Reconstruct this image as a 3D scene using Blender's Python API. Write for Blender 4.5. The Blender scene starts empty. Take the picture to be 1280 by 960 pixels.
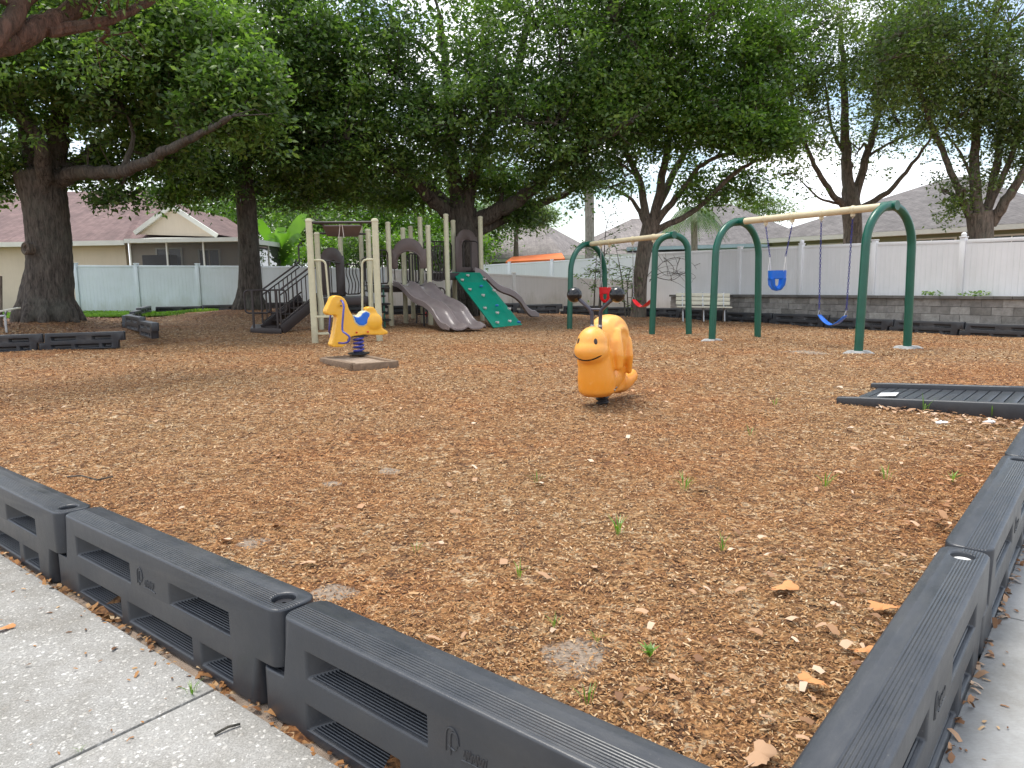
import bpy, bmesh, math, random
import numpy as np
from mathutils import Vector, Matrix
from mathutils.bvhtree import BVHTree
rnd = random.Random(7); rng = np.random.default_rng(11)
sc = bpy.context.scene; COL = sc.collection
R = math.radians
# ------------------------------------------------------------------ camera
F = 900.0; HOR = 355; ROLL = R(0.9); CH = 1.15
TH = math.atan((480-HOR)/F)
def ray(px, py):
    u, v = px-640, py-480
    u, v = u*math.cos(ROLL)-v*math.sin(ROLL), v*math.cos(ROLL)+u*math.sin(ROLL)
    return u, F*math.cos(TH)-v*math.sin(TH), -F*math.sin(TH)-v*math.cos(TH)
def Q(px, py, y):                       # point of the place at distance y
    a, b, c = ray(px, py); k = y/b
    return Vector((a*k, y, CH+c*k))
def PZ(px, py, z):
    a, b, c = ray(px, py); k = (z-CH)/c
    return Vector((a*k, b*k, z))
cp = []                                 # ground height control points
for px, py, y in ((97,391,27),(355,389,26),(230,391,26.5),(60,399,18.5),(312,386,23),(580,390,25),(700,390,27),(800,393,26),
                  (1280,418,17),(1100,408,20.5),(930,400,23),(1131,435,12.2),(947,421,14.8),(157,408,18.5),(10,400,20)):
    q = Q(px, py, y); cp.append((q.x, q.y, q.z))
for x in (-4,-2,0,2,4):
    for y in (1,4,7): cp.append((x, y, 0.))
for x, y in ((-8,10),(-4,10),(0,10),(4,10),(8,8),(-4,14),(0,14),(-8,14.3),(0,18),(-11,14.5),(3,16),(-6,8),(7,5)): cp.append((x, y, 0.))
for x, y, z in ((-5,20.5,.06),(-2,20.7,.05),(-20,40,.3),(0,40,.1),(20,40,0),(-30,25,.3),(30,25,-.1),(-12,-5,-.0),(12,-5,-.0),(0,-5,0)): cp.append((x,y,z))
CPA = np.array(cp)
def G(x, y):
    x = np.asarray(x, float); y = np.asarray(y, float)
    d = (x[..., None]-CPA[:,0])**2+(y[..., None]-CPA[:,1])**2
    w = 1/(d+.15)**1.6
    z = (w*CPA[:,2]).sum(-1)/w.sum(-1)
    far = np.clip((np.hypot(x, y-10)-26)/30, 0, 1)
    return z*(1-far)
def g(x, y): return float(G(np.array([x]), np.array([y]))[0])
def P(px, py, dz=0):
    z = 0
    for _ in range(30):
        p = PZ(px, py, min(z, CH-.3)+0); 
        if p.y > 60: p *= 60/p.y
        z = z*.5+.5*g(p.x, p.y)
    p.z = z+dz
    return p
# ------------------------------------------------------------------ node helpers
MATS = {}
def newmat(name):
    m = bpy.data.materials.new(name); m.use_nodes = True
    nt = m.node_tree; b = nt.nodes['Principled BSDF']
    MATS[name] = m
    return m, nt, b
def N(nt, t, **kw):
    n = nt.nodes.new(t)
    for k, v in kw.items():
        if k in n.inputs: n.inputs[k].default_value = v
        else: setattr(n, k, v)
    return n
def ramp(nt, fac, stops, interp='LINEAR'):
    r = nt.nodes.new('ShaderNodeValToRGB'); r.color_ramp.interpolation = interp
    e = r.color_ramp.elements
    while len(e) < len(stops): e.new(.5)
    for i, (p, c) in enumerate(stops):
        e[i].position = p; e[i].color = (*c, 1) if len(c) == 3 else c
    nt.links.new(fac, r.inputs[0]); return r
def coords(nt, kind='Object'):
    return nt.nodes.new('ShaderNodeTexCoord').outputs[kind]
def noise(nt, co, scale, detail=4, rough=.6, dist=0):
    n = N(nt, 'ShaderNodeTexNoise', Scale=scale, Detail=detail, Roughness=rough, Distortion=dist)
    nt.links.new(co, n.inputs['Vector']); return n
def mapping(nt, co, scale=(1,1,1), rot=(0,0,0)):
    m = N(nt, 'ShaderNodeMapping'); m.inputs['Scale'].default_value = scale; m.inputs['Rotation'].default_value = rot
    nt.links.new(co, m.inputs['Vector']); return m.outputs[0]
def mixc(nt, fac, a, b, mode='MIX'):
    m = nt.nodes.new('ShaderNodeMix'); m.data_type = 'RGBA'; m.blend_type = mode
    if isinstance(fac, (int, float)): m.inputs[0].default_value = fac
    else: nt.links.new(fac, m.inputs[0])
    for s, v in ((6, a), (7, b)):
        if isinstance(v, tuple): m.inputs[s].default_value = (*v, 1)
        else: nt.links.new(v, m.inputs[s])
    return m.outputs[2]
def mth(nt, op, a, b=None, c=None):
    m = nt.nodes.new('ShaderNodeMath'); m.operation = op
    for i, v in enumerate((a, b, c)):
        if v is None: continue
        if isinstance(v, (int, float)): m.inputs[i].default_value = v
        else: nt.links.new(v, m.inputs[i])
    return m.outputs[0]
def bump(nt, b, h, strength=.3, dist=.01, prev=None):
    n = N(nt, 'ShaderNodeBump', Strength=strength, Distance=dist)
    nt.links.new(h, n.inputs['Height'])
    if prev: nt.links.new(prev, n.inputs['Normal'])
    if b: nt.links.new(n.outputs[0], b.inputs['Normal'])
    return n.outputs[0]
def simple(name, c, rough=.5, var=.15, scale=3., bscale=40, bstr=.15, bdist=.004, metal=0, spec=.5, dirt=None):
    m, nt, b = newmat(name); co = coords(nt)
    n = noise(nt, co, scale, 5)
    lo = tuple(v*(1-var) for v in c); hi = tuple(min(1, v*(1+var)) for v in c)
    r = ramp(nt, n.outputs[0], [(.3, lo), (.7, hi)])
    out = r.outputs[0]
    if dirt:
        n3 = noise(nt, co, scale*2.3, 6, .7)
        f = ramp(nt, n3.outputs[0], [(.5, (0,0,0)), (.75, (1,1,1))])
        out = mixc(nt, mth(nt, 'MULTIPLY', f.outputs[0], .5), out, dirt)
    nt.links.new(out, b.inputs['Base Color'])
    b.inputs['Roughness'].default_value = rough; b.inputs['Metallic'].default_value = metal
    b.inputs['Specular IOR Level'].default_value = spec
    n2 = noise(nt, co, bscale, 3); bump(nt, b, n2.outputs[0], bstr, bdist)
    return m
# ------------------------------------------------------------------ materials
M_cream = simple('cream_paint', (.60,.575,.40), .45, .06, 4, dirt=(.42,.42,.28))
M_creambeam = simple('cream_beam_paint', (.62,.54,.36), .4, .07, 4)
M_brown = simple('brown_plastic', (.12,.088,.08), .42, .14, 3, dirt=(.09,.07,.065))
M_slide = simple('slide_plastic', (.23,.19,.185), .26, .10, 3)
M_darkbrown = simple('brown_steel', (.035,.026,.025), .45, .1)
M_black = simple('black_steel', (.015,.015,.018), .4, .1)
M_blackgloss = simple('black_gloss', (.008,.008,.009), .12, .1, bstr=.02)
M_green = simple('green_paint', (.008,.095,.062), .28, .12, 5, bstr=.05)
M_wallgreen = simple('green_plastic', (.0,.27,.17), .42, .08, 4)
M_holdwhite = simple('hold_grey', (.55,.50,.46), .5, .1)
M_holdblue = simple('hold_blue', (.02,.17,.42), .4, .1)
M_blue = simple('blue_plastic', (.01,.14,.62), .32, .1, 5)
M_bluedark = simple('blue_rubber', (.012,.03,.14), .4, .1, 5)
M_chain = simple('blue_chain', (.035,.04,.22), .4, .1, 30)
M_purple = simple('violet_steel', (.06,.065,.33), .35, .15, 20, dirt=(.12,.10,.16))
M_red = simple('red_plastic', (.62,.012,.02), .3, .1)
M_yellow = simple('yellow_plastic', (.86,.46,.045), .33, .05, 6, dirt=(.8,.48,.1), bstr=.05)
M_white = simple('white_metal', (.75,.75,.73), .4, .05)
M_grey = simple('galvanised_metal', (.4,.41,.42), .35, .1, 20, metal=.8)
M_timber = simple('timber', (.21,.145,.095), .85, .25, 14, 60, .5, .01)
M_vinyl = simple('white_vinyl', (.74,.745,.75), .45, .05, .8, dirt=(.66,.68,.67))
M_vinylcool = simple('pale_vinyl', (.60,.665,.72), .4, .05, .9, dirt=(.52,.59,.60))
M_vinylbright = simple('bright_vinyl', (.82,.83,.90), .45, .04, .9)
M_stucco = simple('cream_stucco', (.62,.53,.42), .9, .05, 1.2, 90, .3, .01)
M_stuccogreen = simple('green_stucco', (.22,.235,.15), .9, .05, 1.2, 90, .3, .01)
M_stuccoblue = simple('blue_stucco', (.36,.46,.50), .9, .05, 1.2)
M_stuccograin = simple('olive_stucco', (.20,.19,.12), .9, .06, 1.2)
M_orange = simple('orange_fascia', (.72,.17,.04), .7, .15, 1)
M_trim = simple('white_trim', (.66,.66,.60), .5, .05)
M_screen = simple('dark_screen', (.06,.06,.065), .55, .25, .5)
M_glass = simple('window_glass', (.03,.04,.045), .08, .2)
M_interior = simple('dark_interior', (.05,.05,.05), .8, .3, .6)
M_dirt = simple('dry_dirt', (.33,.25,.185), .95, .25, 14, 160, .7, .01)
M_paper = simple('white_label', (.75,.75,.75), .5, .1)
def splash(m, col, z0=.05, z1=.55, k=.5):
    nt = m.node_tree; b = nt.nodes['Principled BSDF']; src = b.inputs['Base Color'].links[0].from_socket; co = coords(nt)
    sx = nt.nodes.new('ShaderNodeSeparateXYZ'); nt.links.new(co, sx.inputs[0]); n = noise(nt, mapping(nt, co, (1,1,.35)), 2.6, 7, .75)
    f = ramp(nt, mth(nt,'ADD', sx.outputs[2], mth(nt,'MULTIPLY', mth(nt,'SUBTRACT',n.outputs[0],.5), 1.6)), [(z0,(1,1,1)),(z1,(0,0,0))]).outputs[0]
    nt.links.new(mixc(nt, mth(nt,'MULTIPLY',f,k), src, col), b.inputs['Base Color'])
    n2 = noise(nt, mapping(nt, co, (7,7,.25)), 3, 5, .7); src = b.inputs['Base Color'].links[0].from_socket
    nt.links.new(mixc(nt, 1., src, ramp(nt, n2.outputs[0], [(.32,(.94,.95,.94)),(.55,(1,1,1))]).outputs[0], 'MULTIPLY'), b.inputs['Base Color'])
splash(M_vinyl, (.36,.37,.30)); splash(M_vinylcool, (.34,.37,.30)); splash(M_cream, (.34,.27,.18), .02, .3, .5); splash(M_stucco, (.38,.33,.26), .1, .9, .4)
def roofmat(name, c1, c2):
    m, nt, b = newmat(name); co = coords(nt)
    br = N(nt, 'ShaderNodeTexBrick'); br.inputs['Scale'].default_value = 1.0
    br.inputs['Brick Width'].default_value = .32; br.inputs['Row Height'].default_value = .15; br.inputs['Mortar Size'].default_value = .006
    br.inputs['Color1'].default_value = (*c1,1); br.inputs['Color2'].default_value = (*c2,1); br.inputs['Mortar'].default_value = (*[v*.5 for v in c1],1)
    nt.links.new(mapping(nt, co, (1,.8,1)), br.inputs['Vector'])
    n = noise(nt, co, .5, 6, .7)
    f = ramp(nt, n.outputs[0], [(.3,(.72,.72,.72)),(.7,(1.15,1.15,1.15))])
    n2 = noise(nt, mapping(nt, co, (3,.4,.4)), 2, 4)
    f2 = ramp(nt, n2.outputs[0], [(.35,(.8,.8,.8)),(.65,(1.1,1.1,1.1))])
    nt.links.new(mixc(nt, 1., mixc(nt, 1., br.outputs[0], f.outputs[0], 'MULTIPLY'), f2.outputs[0], 'MULTIPLY'), b.inputs['Base Color'])
    b.inputs['Roughness'].default_value = .9
    return m
M_roofred = roofmat('red_shingle', (.165,.105,.10), (.215,.14,.13))
M_roofgrey = roofmat('grey_shingle', (.14,.128,.125), (.19,.175,.17))
M_rooftan = roofmat('tan_shingle', (.22,.195,.185), (.27,.24,.225))
def bark(name, c1, c2, c3):
    m, nt, b = newmat(name); co = coords(nt); c1 = tuple(v*1.4 for v in c1); c2 = tuple(v*1.55 for v in c2)
    v = mapping(nt, co, (1,1,.22))
    n = noise(nt, v, 16, 8, .7, .6); n2 = noise(nt, co, 1.3, 4, .6)
    r = ramp(nt, n.outputs[0], [(.35, c1), (.62, c2)])
    f = ramp(nt, n2.outputs[0], [(.48,(0,0,0)),(.68,(1,1,1))])
    nt.links.new(mixc(nt, mth(nt,'MULTIPLY',f.outputs[0],.6), r.outputs[0], c3), b.inputs['Base Color'])
    b.inputs['Roughness'].default_value = .95
    h = bump(nt, None, n.outputs[0], 1., .05)
    w = N(nt, 'ShaderNodeTexVoronoi', Scale=22.); w.feature = 'DISTANCE_TO_EDGE'
    nt.links.new(mapping(nt, co, (1,1,.18)), w.inputs['Vector'])
    bump(nt, b, w.outputs['Distance'], .8, .03, h)
    return m
M_bark = bark('oak_bark', (.016,.013,.011), (.085,.072,.06), (.10,.105,.085))
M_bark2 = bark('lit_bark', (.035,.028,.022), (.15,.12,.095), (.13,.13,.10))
M_palmbark = bark('palm_bark', (.15,.13,.11), (.30,.27,.24), (.22,.2,.18))
def foliage(name, cols, trans=.35):
    m, nt, b = newmat(name); nt.nodes.remove(b)
    geo = nt.nodes.new('ShaderNodeNewGeometry'); co = coords(nt)
    r = ramp(nt, geo.outputs['Random Per Island'], [(i/(len(cols)-1), c) for i, c in enumerate(cols)])
    n = noise(nt, co, .55, 3, .6)
    f = ramp(nt, n.outputs[0], [(.34,(.55,.6,.6)),(.68,(1.5,1.4,1.05))])
    c = mixc(nt, 1., r.outputs[0], f.outputs[0], 'MULTIPLY')
    d = N(nt, 'ShaderNodeBsdfPrincipled', Roughness=.33); d.inputs['Specular IOR Level'].default_value = .6
    t = nt.nodes.new('ShaderNodeBsdfTranslucent')
    nt.links.new(c, d.inputs['Base Color'])
    nt.links.new(mixc(nt, 1., c, (1.3,1.6,.6), 'MULTIPLY'), t.inputs[0])
    mx = N(nt, 'ShaderNodeMixShader', Fac=trans)
    nt.links.new(d.outputs[0], mx.inputs[1]); nt.links.new(t.outputs[0], mx.inputs[2])
    nt.links.new(mx.outputs[0], nt.nodes['Material Output'].inputs[0])
    return m
M_leafdark = foliage('oak_leaves', [(.05,.10,.034),(.085,.155,.052),(.13,.215,.07),(.20,.30,.10)], .45)
M_leafmid = foliage('mid_leaves', [(.055,.11,.03),(.09,.165,.045),(.13,.23,.055),(.20,.31,.075)], .45)
M_leafgrey = foliage('grey_green_leaves', [(.065,.10,.045),(.10,.15,.065),(.14,.20,.075),(.19,.25,.11)], .45)
M_leafbright = foliage('bright_leaves', [(.07,.14,.02),(.11,.22,.03),(.16,.28,.04),(.22,.34,.07)], .45)
M_banana = foliage('banana_leaves', [(.11,.25,.03),(.16,.31,.05)], .45)
M_frond = foliage('palm_fronds', [(.05,.11,.03),(.09,.17,.05),(.13,.2,.07)], .4)
M_grassm = foliage('grass_blades', [(.08,.18,.02),(.13,.26,.04),(.2,.32,.07)], .35)
def litter(name, cols):
    m, nt, b = newmat(name); geo = nt.nodes.new('ShaderNodeNewGeometry')
    r = ramp(nt, geo.outputs['Random Per Island'], cols)
    n = noise(nt, coords(nt), .42, 5, .65)
    f = ramp(nt, n.outputs[0], [(.38,(1.0,.86,.72)),(.5,(1,1,1)),(.63,(1.02,1.10,1.18))])
    nt.links.new(mixc(nt, 1., r.outputs[0], f.outputs[0], 'MULTIPLY'), b.inputs['Base Color'])
    b.inputs['Roughness'].default_value = .85
    return m
CHIP = [(0,(.10,.045,.016)),(.25,(.20,.088,.029)),(.5,(.31,.147,.048)),(.74,(.39,.205,.078)),(.9,(.45,.285,.14)),(1,(.60,.44,.27))]
M_chip = litter('bark_chips', CHIP)
M_litter = litter('dead_leaves', [(0,(.16,.075,.035)),(.4,(.33,.18,.09)),(.7,(.48,.30,.18)),(1,(.62,.48,.36))])
M_litterorange = litter('orange_leaf', [(0,(.50,.19,.06)),(1,(.58,.28,.11))])
# mulch ground
PATCH = [(312,673,.085),(415,732,.10),(716,810,.12),(487,584,.075),(415,601,.06),(1010,439,.42)]
patches = [(P(a_,b_), r_) for a_, b_, r_ in PATCH]
def mulchmat():
    m, nt, b = newmat('mulch'); co = coords(nt)
    wob = noise(nt, co, 9, 3)
    v = N(nt, 'ShaderNodeVectorMath'); v.operation = 'MULTIPLY_ADD'
    nt.links.new(wob.outputs['Color'], v.inputs[0]); v.inputs[1].default_value = (.08,.08,.08); nt.links.new(co, v.inputs[2])
    cols = None
    vo = N(nt, 'ShaderNodeTexVoronoi', Scale=26.); nt.links.new(mapping(nt, v.outputs[0], (1,.45,1), (0,0,.6)), vo.inputs['Vector'])
    vo2 = N(nt, 'ShaderNodeTexVoronoi', Scale=40.); nt.links.new(mapping(nt, v.outputs[0], (.45,1,1), (0,0,-.4)), vo2.inputs['Vector'])
    sep = nt.nodes.new('ShaderNodeSeparateColor'); nt.links.new(vo.outputs['Color'], sep.inputs[0])
    sep2 = nt.nodes.new('ShaderNodeSeparateColor'); nt.links.new(vo2.outputs['Color'], sep2.inputs[0])
    r1 = ramp(nt, sep.outputs[0], [(p*.95, tuple(k*.9 for k in c)) for p, c in CHIP]); r2 = ramp(nt, sep2.outputs[0], [(p, tuple(k*.85 for k in c)) for p, c in CHIP])
    sel = mth(nt, 'GREATER_THAN', sep2.outputs[1], .5)
    c = mixc(nt, sel, r1.outputs[0], r2.outputs[0])
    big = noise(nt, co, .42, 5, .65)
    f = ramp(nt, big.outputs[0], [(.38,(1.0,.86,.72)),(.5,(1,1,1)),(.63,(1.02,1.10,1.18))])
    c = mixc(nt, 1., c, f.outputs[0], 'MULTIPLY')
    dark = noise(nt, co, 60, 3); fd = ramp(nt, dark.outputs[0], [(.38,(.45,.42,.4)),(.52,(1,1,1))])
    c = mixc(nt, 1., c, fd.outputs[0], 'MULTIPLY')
    dn = noise(nt, co, 7, 5, .7); tot = None     # bare dusty spots where the mulch has worn away
    for p, r in patches:
        d = N(nt, 'ShaderNodeVectorMath'); d.operation = 'DISTANCE'; nt.links.new(co, d.inputs[0]); d.inputs[1].default_value = (p.x, p.y, p.z)
        q = mth(nt, 'DIVIDE', d.outputs['Value'], r); q = mth(nt, 'ADD', q, mth(nt, 'MULTIPLY', mth(nt,'SUBTRACT',dn.outputs[0],.5), 2.6))
        k = ramp(nt, q, [(.75,(1,1,1)),(.98,(0,0,0))]).outputs[0]; tot = k if tot is None else mth(nt, 'MAXIMUM', tot, k)
    c = mixc(nt, mth(nt,'MULTIPLY',tot,.9), c, ramp(nt, noise(nt, co, 120, 4).outputs[0], [(.3,(.20,.155,.115)),(.7,(.33,.265,.205))]).outputs[0])
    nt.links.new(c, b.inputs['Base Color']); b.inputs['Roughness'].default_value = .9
    h = bump(nt, None, vo.outputs['Distance'], .9, .02)
    bump(nt, b, vo2.outputs['Distance'], .8, .015, h)
    return m
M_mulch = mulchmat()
def grassmat():
    m, nt, b = newmat('lawn'); co = coords(nt)
    n = noise(nt, co, 25, 6, .7); r = ramp(nt, n.outputs[0], [(.35,(.06,.095,.025)),(.65,(.14,.19,.06))])
    nt.links.new(r.outputs[0], b.inputs['Base Color']); b.inputs['Roughness'].default_value = .9
    bump(nt, b, n.outputs[0], .8, .03); return m
M_lawn = grassmat()
def aggregate():
    m, nt, b = newmat('exposed_aggregate'); co = coords(nt)
    base = noise(nt, co, 3, 6, .7); c0 = ramp(nt, base.outputs[0], [(.3,(.295,.29,.275)),(.7,(.385,.375,.36))]).outputs[0]
    fine = noise(nt, co, 220, 2); c0 = mixc(nt, .45, c0, ramp(nt, fine.outputs[0], [(.35,(.16,.155,.14)),(.65,(.52,.51,.48))]).outputs[0])
    wob = noise(nt, co, 60, 2); v = N(nt, 'ShaderNodeVectorMath'); v.operation = 'MULTIPLY_ADD'
    nt.links.new(wob.outputs['Color'], v.inputs[0]); v.inputs[1].default_value = (.02,.02,.02); nt.links.new(co, v.inputs[2])
    hs = None
    for s, lo, hi in ((48,.24,.34),(85,.22,.32)):
        vo = N(nt, 'ShaderNodeTexVoronoi', Scale=float(s)); nt.links.new(v.outputs[0], vo.inputs['Vector'])
        sp = nt.nodes.new('ShaderNodeSeparateColor'); nt.links.new(vo.outputs['Color'], sp.inputs[0])
        near = ramp(nt, vo.outputs['Distance'], [(lo,(1,1,1)),(hi,(0,0,0))]).outputs[0]
        keep = mth(nt, 'GREATER_THAN', sp.outputs[0], .42)
        msk = mth(nt, 'MULTIPLY', near, keep)
        sh = ramp(nt, sp.outputs[1], [(0,(.39,.37,.34)),(.5,(.56,.55,.52)),(1,(.70,.69,.66))]).outputs[0]
        c0 = mixc(nt, msk, c0, sh); hs = msk if hs is None else mth(nt, 'ADD', hs, msk)
    st_ = noise(nt, co, 1.1, 7, .75); fs_ = ramp(nt, st_.outputs[0], [(.36,(.66,.64,.60)),(.56,(1,1,1))]).outputs[0]
    c0 = mixc(nt, 1., c0, fs_, 'MULTIPLY')
    nt.links.new(c0, b.inputs['Base Color']); b.inputs['Roughness'].default_value = .85
    bump(nt, b, hs, .5, .003); return m
M_agg = aggregate()
def concrete():
    m, nt, b = newmat('brushed_concrete'); co = coords(nt)
    n = noise(nt, co, 2.2, 7, .7); n2 = noise(nt, mapping(nt, co, (1,9,1), (0,0,.7)), 60, 3)
    c = mixc(nt, .3, ramp(nt, n.outputs[0], [(.3,(.32,.325,.32)),(.7,(.40,.405,.40))]).outputs[0], ramp(nt, n2.outputs[0], [(.3,(.36,.36,.36)),(.7,(.56,.56,.56))]).outputs[0])
    st_ = noise(nt, co, 1.6, 8, .8); c = mixc(nt, 1., c, ramp(nt, st_.outputs[0], [(.36,(.72,.70,.66)),(.58,(1,1,1))]).outputs[0], 'MULTIPLY')
    nt.links.new(c, b.inputs['Base Color']); b.inputs['Roughness'].default_value = .85
    bump(nt, b, n2.outputs[0], .6, .003); return m
M_conc = concrete()
def bordermat():
    m, nt, b = newmat('recycled_black_plastic'); co = coords(nt)
    n = noise(nt, co, 5, 6, .7)
    c = ramp(nt, n.outputs[0], [(.3,(.014,.017,.023)),(.7,(.026,.031,.040))]).outputs[0]
    sp = noise(nt, co, 140, 2, .5); f = ramp(nt, sp.outputs[0], [(.72,(0,0,0)),(.76,(1,1,1))]).outputs[0]
    c = mixc(nt, mth(nt,'MULTIPLY',f,.5), c, (.22,.21,.19))
    d = noise(nt, co, 1.7, 6, .75); fd = ramp(nt, d.outputs[0], [(.5,(0,0,0)),(.7,(1,1,1))]).outputs[0]
    c = mixc(nt, mth(nt,'MULTIPLY',fd,.35), c, (.085,.08,.072))
    oi = nt.nodes.new('ShaderNodeObjectInfo'); c = mixc(nt, mth(nt,'MULTIPLY',oi.outputs['Random'],.5), c, (.040,.044,.052))
    g0 = nt.nodes.new('ShaderNodeNewGeometry'); s0_ = nt.nodes.new('ShaderNodeSeparateXYZ'); nt.links.new(g0.outputs['Normal'], s0_.inputs[0])
    du = noise(nt, mapping(nt, co, (.6,3,3)), 9, 8, .8); dm = mth(nt, 'MULTIPLY', ramp(nt, du.outputs[0], [(.45,(0,0,0)),(.72,(1,1,1))]).outputs[0], mth(nt, 'MAXIMUM', s0_.outputs[2], .12))
    c = mixc(nt, mth(nt,'MULTIPLY',dm,.2), c, (.15,.145,.135))
    nt.links.new(c, b.inputs['Base Color'])
    nt.links.new(ramp(nt, n.outputs[0], [(.3,(.30,.30,.30)),(.7,(.46,.46,.46))]).outputs[0], b.inputs['Roughness'])
    b.inputs['Specular IOR Level'].default_value = .6
    sx = nt.nodes.new('ShaderNodeSeparateXYZ'); nt.links.new(co, sx.inputs[0])
    geo = nt.nodes.new('ShaderNodeNewGeometry'); sn = nt.nodes.new('ShaderNodeSeparateXYZ'); nt.links.new(geo.outputs['Normal'], sn.inputs[0])
    s = mth(nt, 'SINE', mth(nt, 'MULTIPLY', sx.outputs[1], 2*math.pi/.0088))
    msk = mth(nt, 'MULTIPLY', mth(nt, 'LESS_THAN', sx.outputs[1], .082), mth(nt, 'GREATER_THAN', sx.outputs[1], .014))
    msk = mth(nt, 'MULTIPLY', msk, mth(nt, 'GREATER_THAN', sn.outputs[2], .6))
    fn = noise(nt, co, 260, 2)
    h1 = bump(nt, None, fn.outputs[0], .18, .002)
    n4 = noise(nt, co, 14, 3); h2 = bump(nt, None, n4.outputs[0], .25, .006, h1)
    bump(nt, b, mth(nt, 'MULTIPLY', s, msk), .7, .0015, h2)
    return m
M_border = bordermat()
def snailmat():
    m, nt, b = newmat('orange_plastic'); co = coords(nt)
    sx = nt.nodes.new('ShaderNodeSeparateXYZ'); nt.links.new(co, sx.inputs[0])
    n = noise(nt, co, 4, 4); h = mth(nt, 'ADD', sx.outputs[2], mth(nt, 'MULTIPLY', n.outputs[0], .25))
    c = ramp(nt, h, [(.2,(.82,.29,.016)),(.55,(.85,.345,.04)),(.9,(.88,.43,.10))]).outputs[0]   # sun-faded towards the top, with light from above put into the colour
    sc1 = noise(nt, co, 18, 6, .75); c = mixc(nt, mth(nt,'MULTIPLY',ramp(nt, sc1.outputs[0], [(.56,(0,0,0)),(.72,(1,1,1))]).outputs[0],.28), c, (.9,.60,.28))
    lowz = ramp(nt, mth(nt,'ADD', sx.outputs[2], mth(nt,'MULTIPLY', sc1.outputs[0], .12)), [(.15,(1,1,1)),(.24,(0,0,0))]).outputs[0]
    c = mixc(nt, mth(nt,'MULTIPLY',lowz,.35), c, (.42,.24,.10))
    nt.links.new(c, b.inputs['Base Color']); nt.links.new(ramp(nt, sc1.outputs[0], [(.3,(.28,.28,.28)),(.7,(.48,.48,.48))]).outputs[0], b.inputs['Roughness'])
    b.inputs['Subsurface Weight'].default_value = .12; b.inputs['Subsurface Radius'].default_value = (.05,.02,.005)
    fn = noise(nt, co, 30, 3); bump(nt, b, fn.outputs[0], .05, .004)
    return m
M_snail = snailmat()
def blockmat():
    m, nt, b = newmat('split_face_block'); co = coords(nt)
    geo = nt.nodes.new('ShaderNodeNewGeometry')
    r = ramp(nt, geo.outputs['Random Per Island'], [(0,(.21,.20,.18)),(.5,(.29,.275,.255)),(1,(.38,.365,.335))]).outputs[0]
    n = noise(nt, co, 6, 7, .75); f = ramp(nt, n.outputs[0], [(.3,(.55,.55,.55)),(.65,(1.15,1.15,1.15))]).outputs[0]
    nt.links.new(mixc(nt, 1., r, f, 'MULTIPLY'), b.inputs['Base Color']); b.inputs['Roughness'].default_value = .95
    n2 = noise(nt, co, 30, 5, .7); bump(nt, b, n2.outputs[0], .9, .02); return m
M_block = blockmat()
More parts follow.
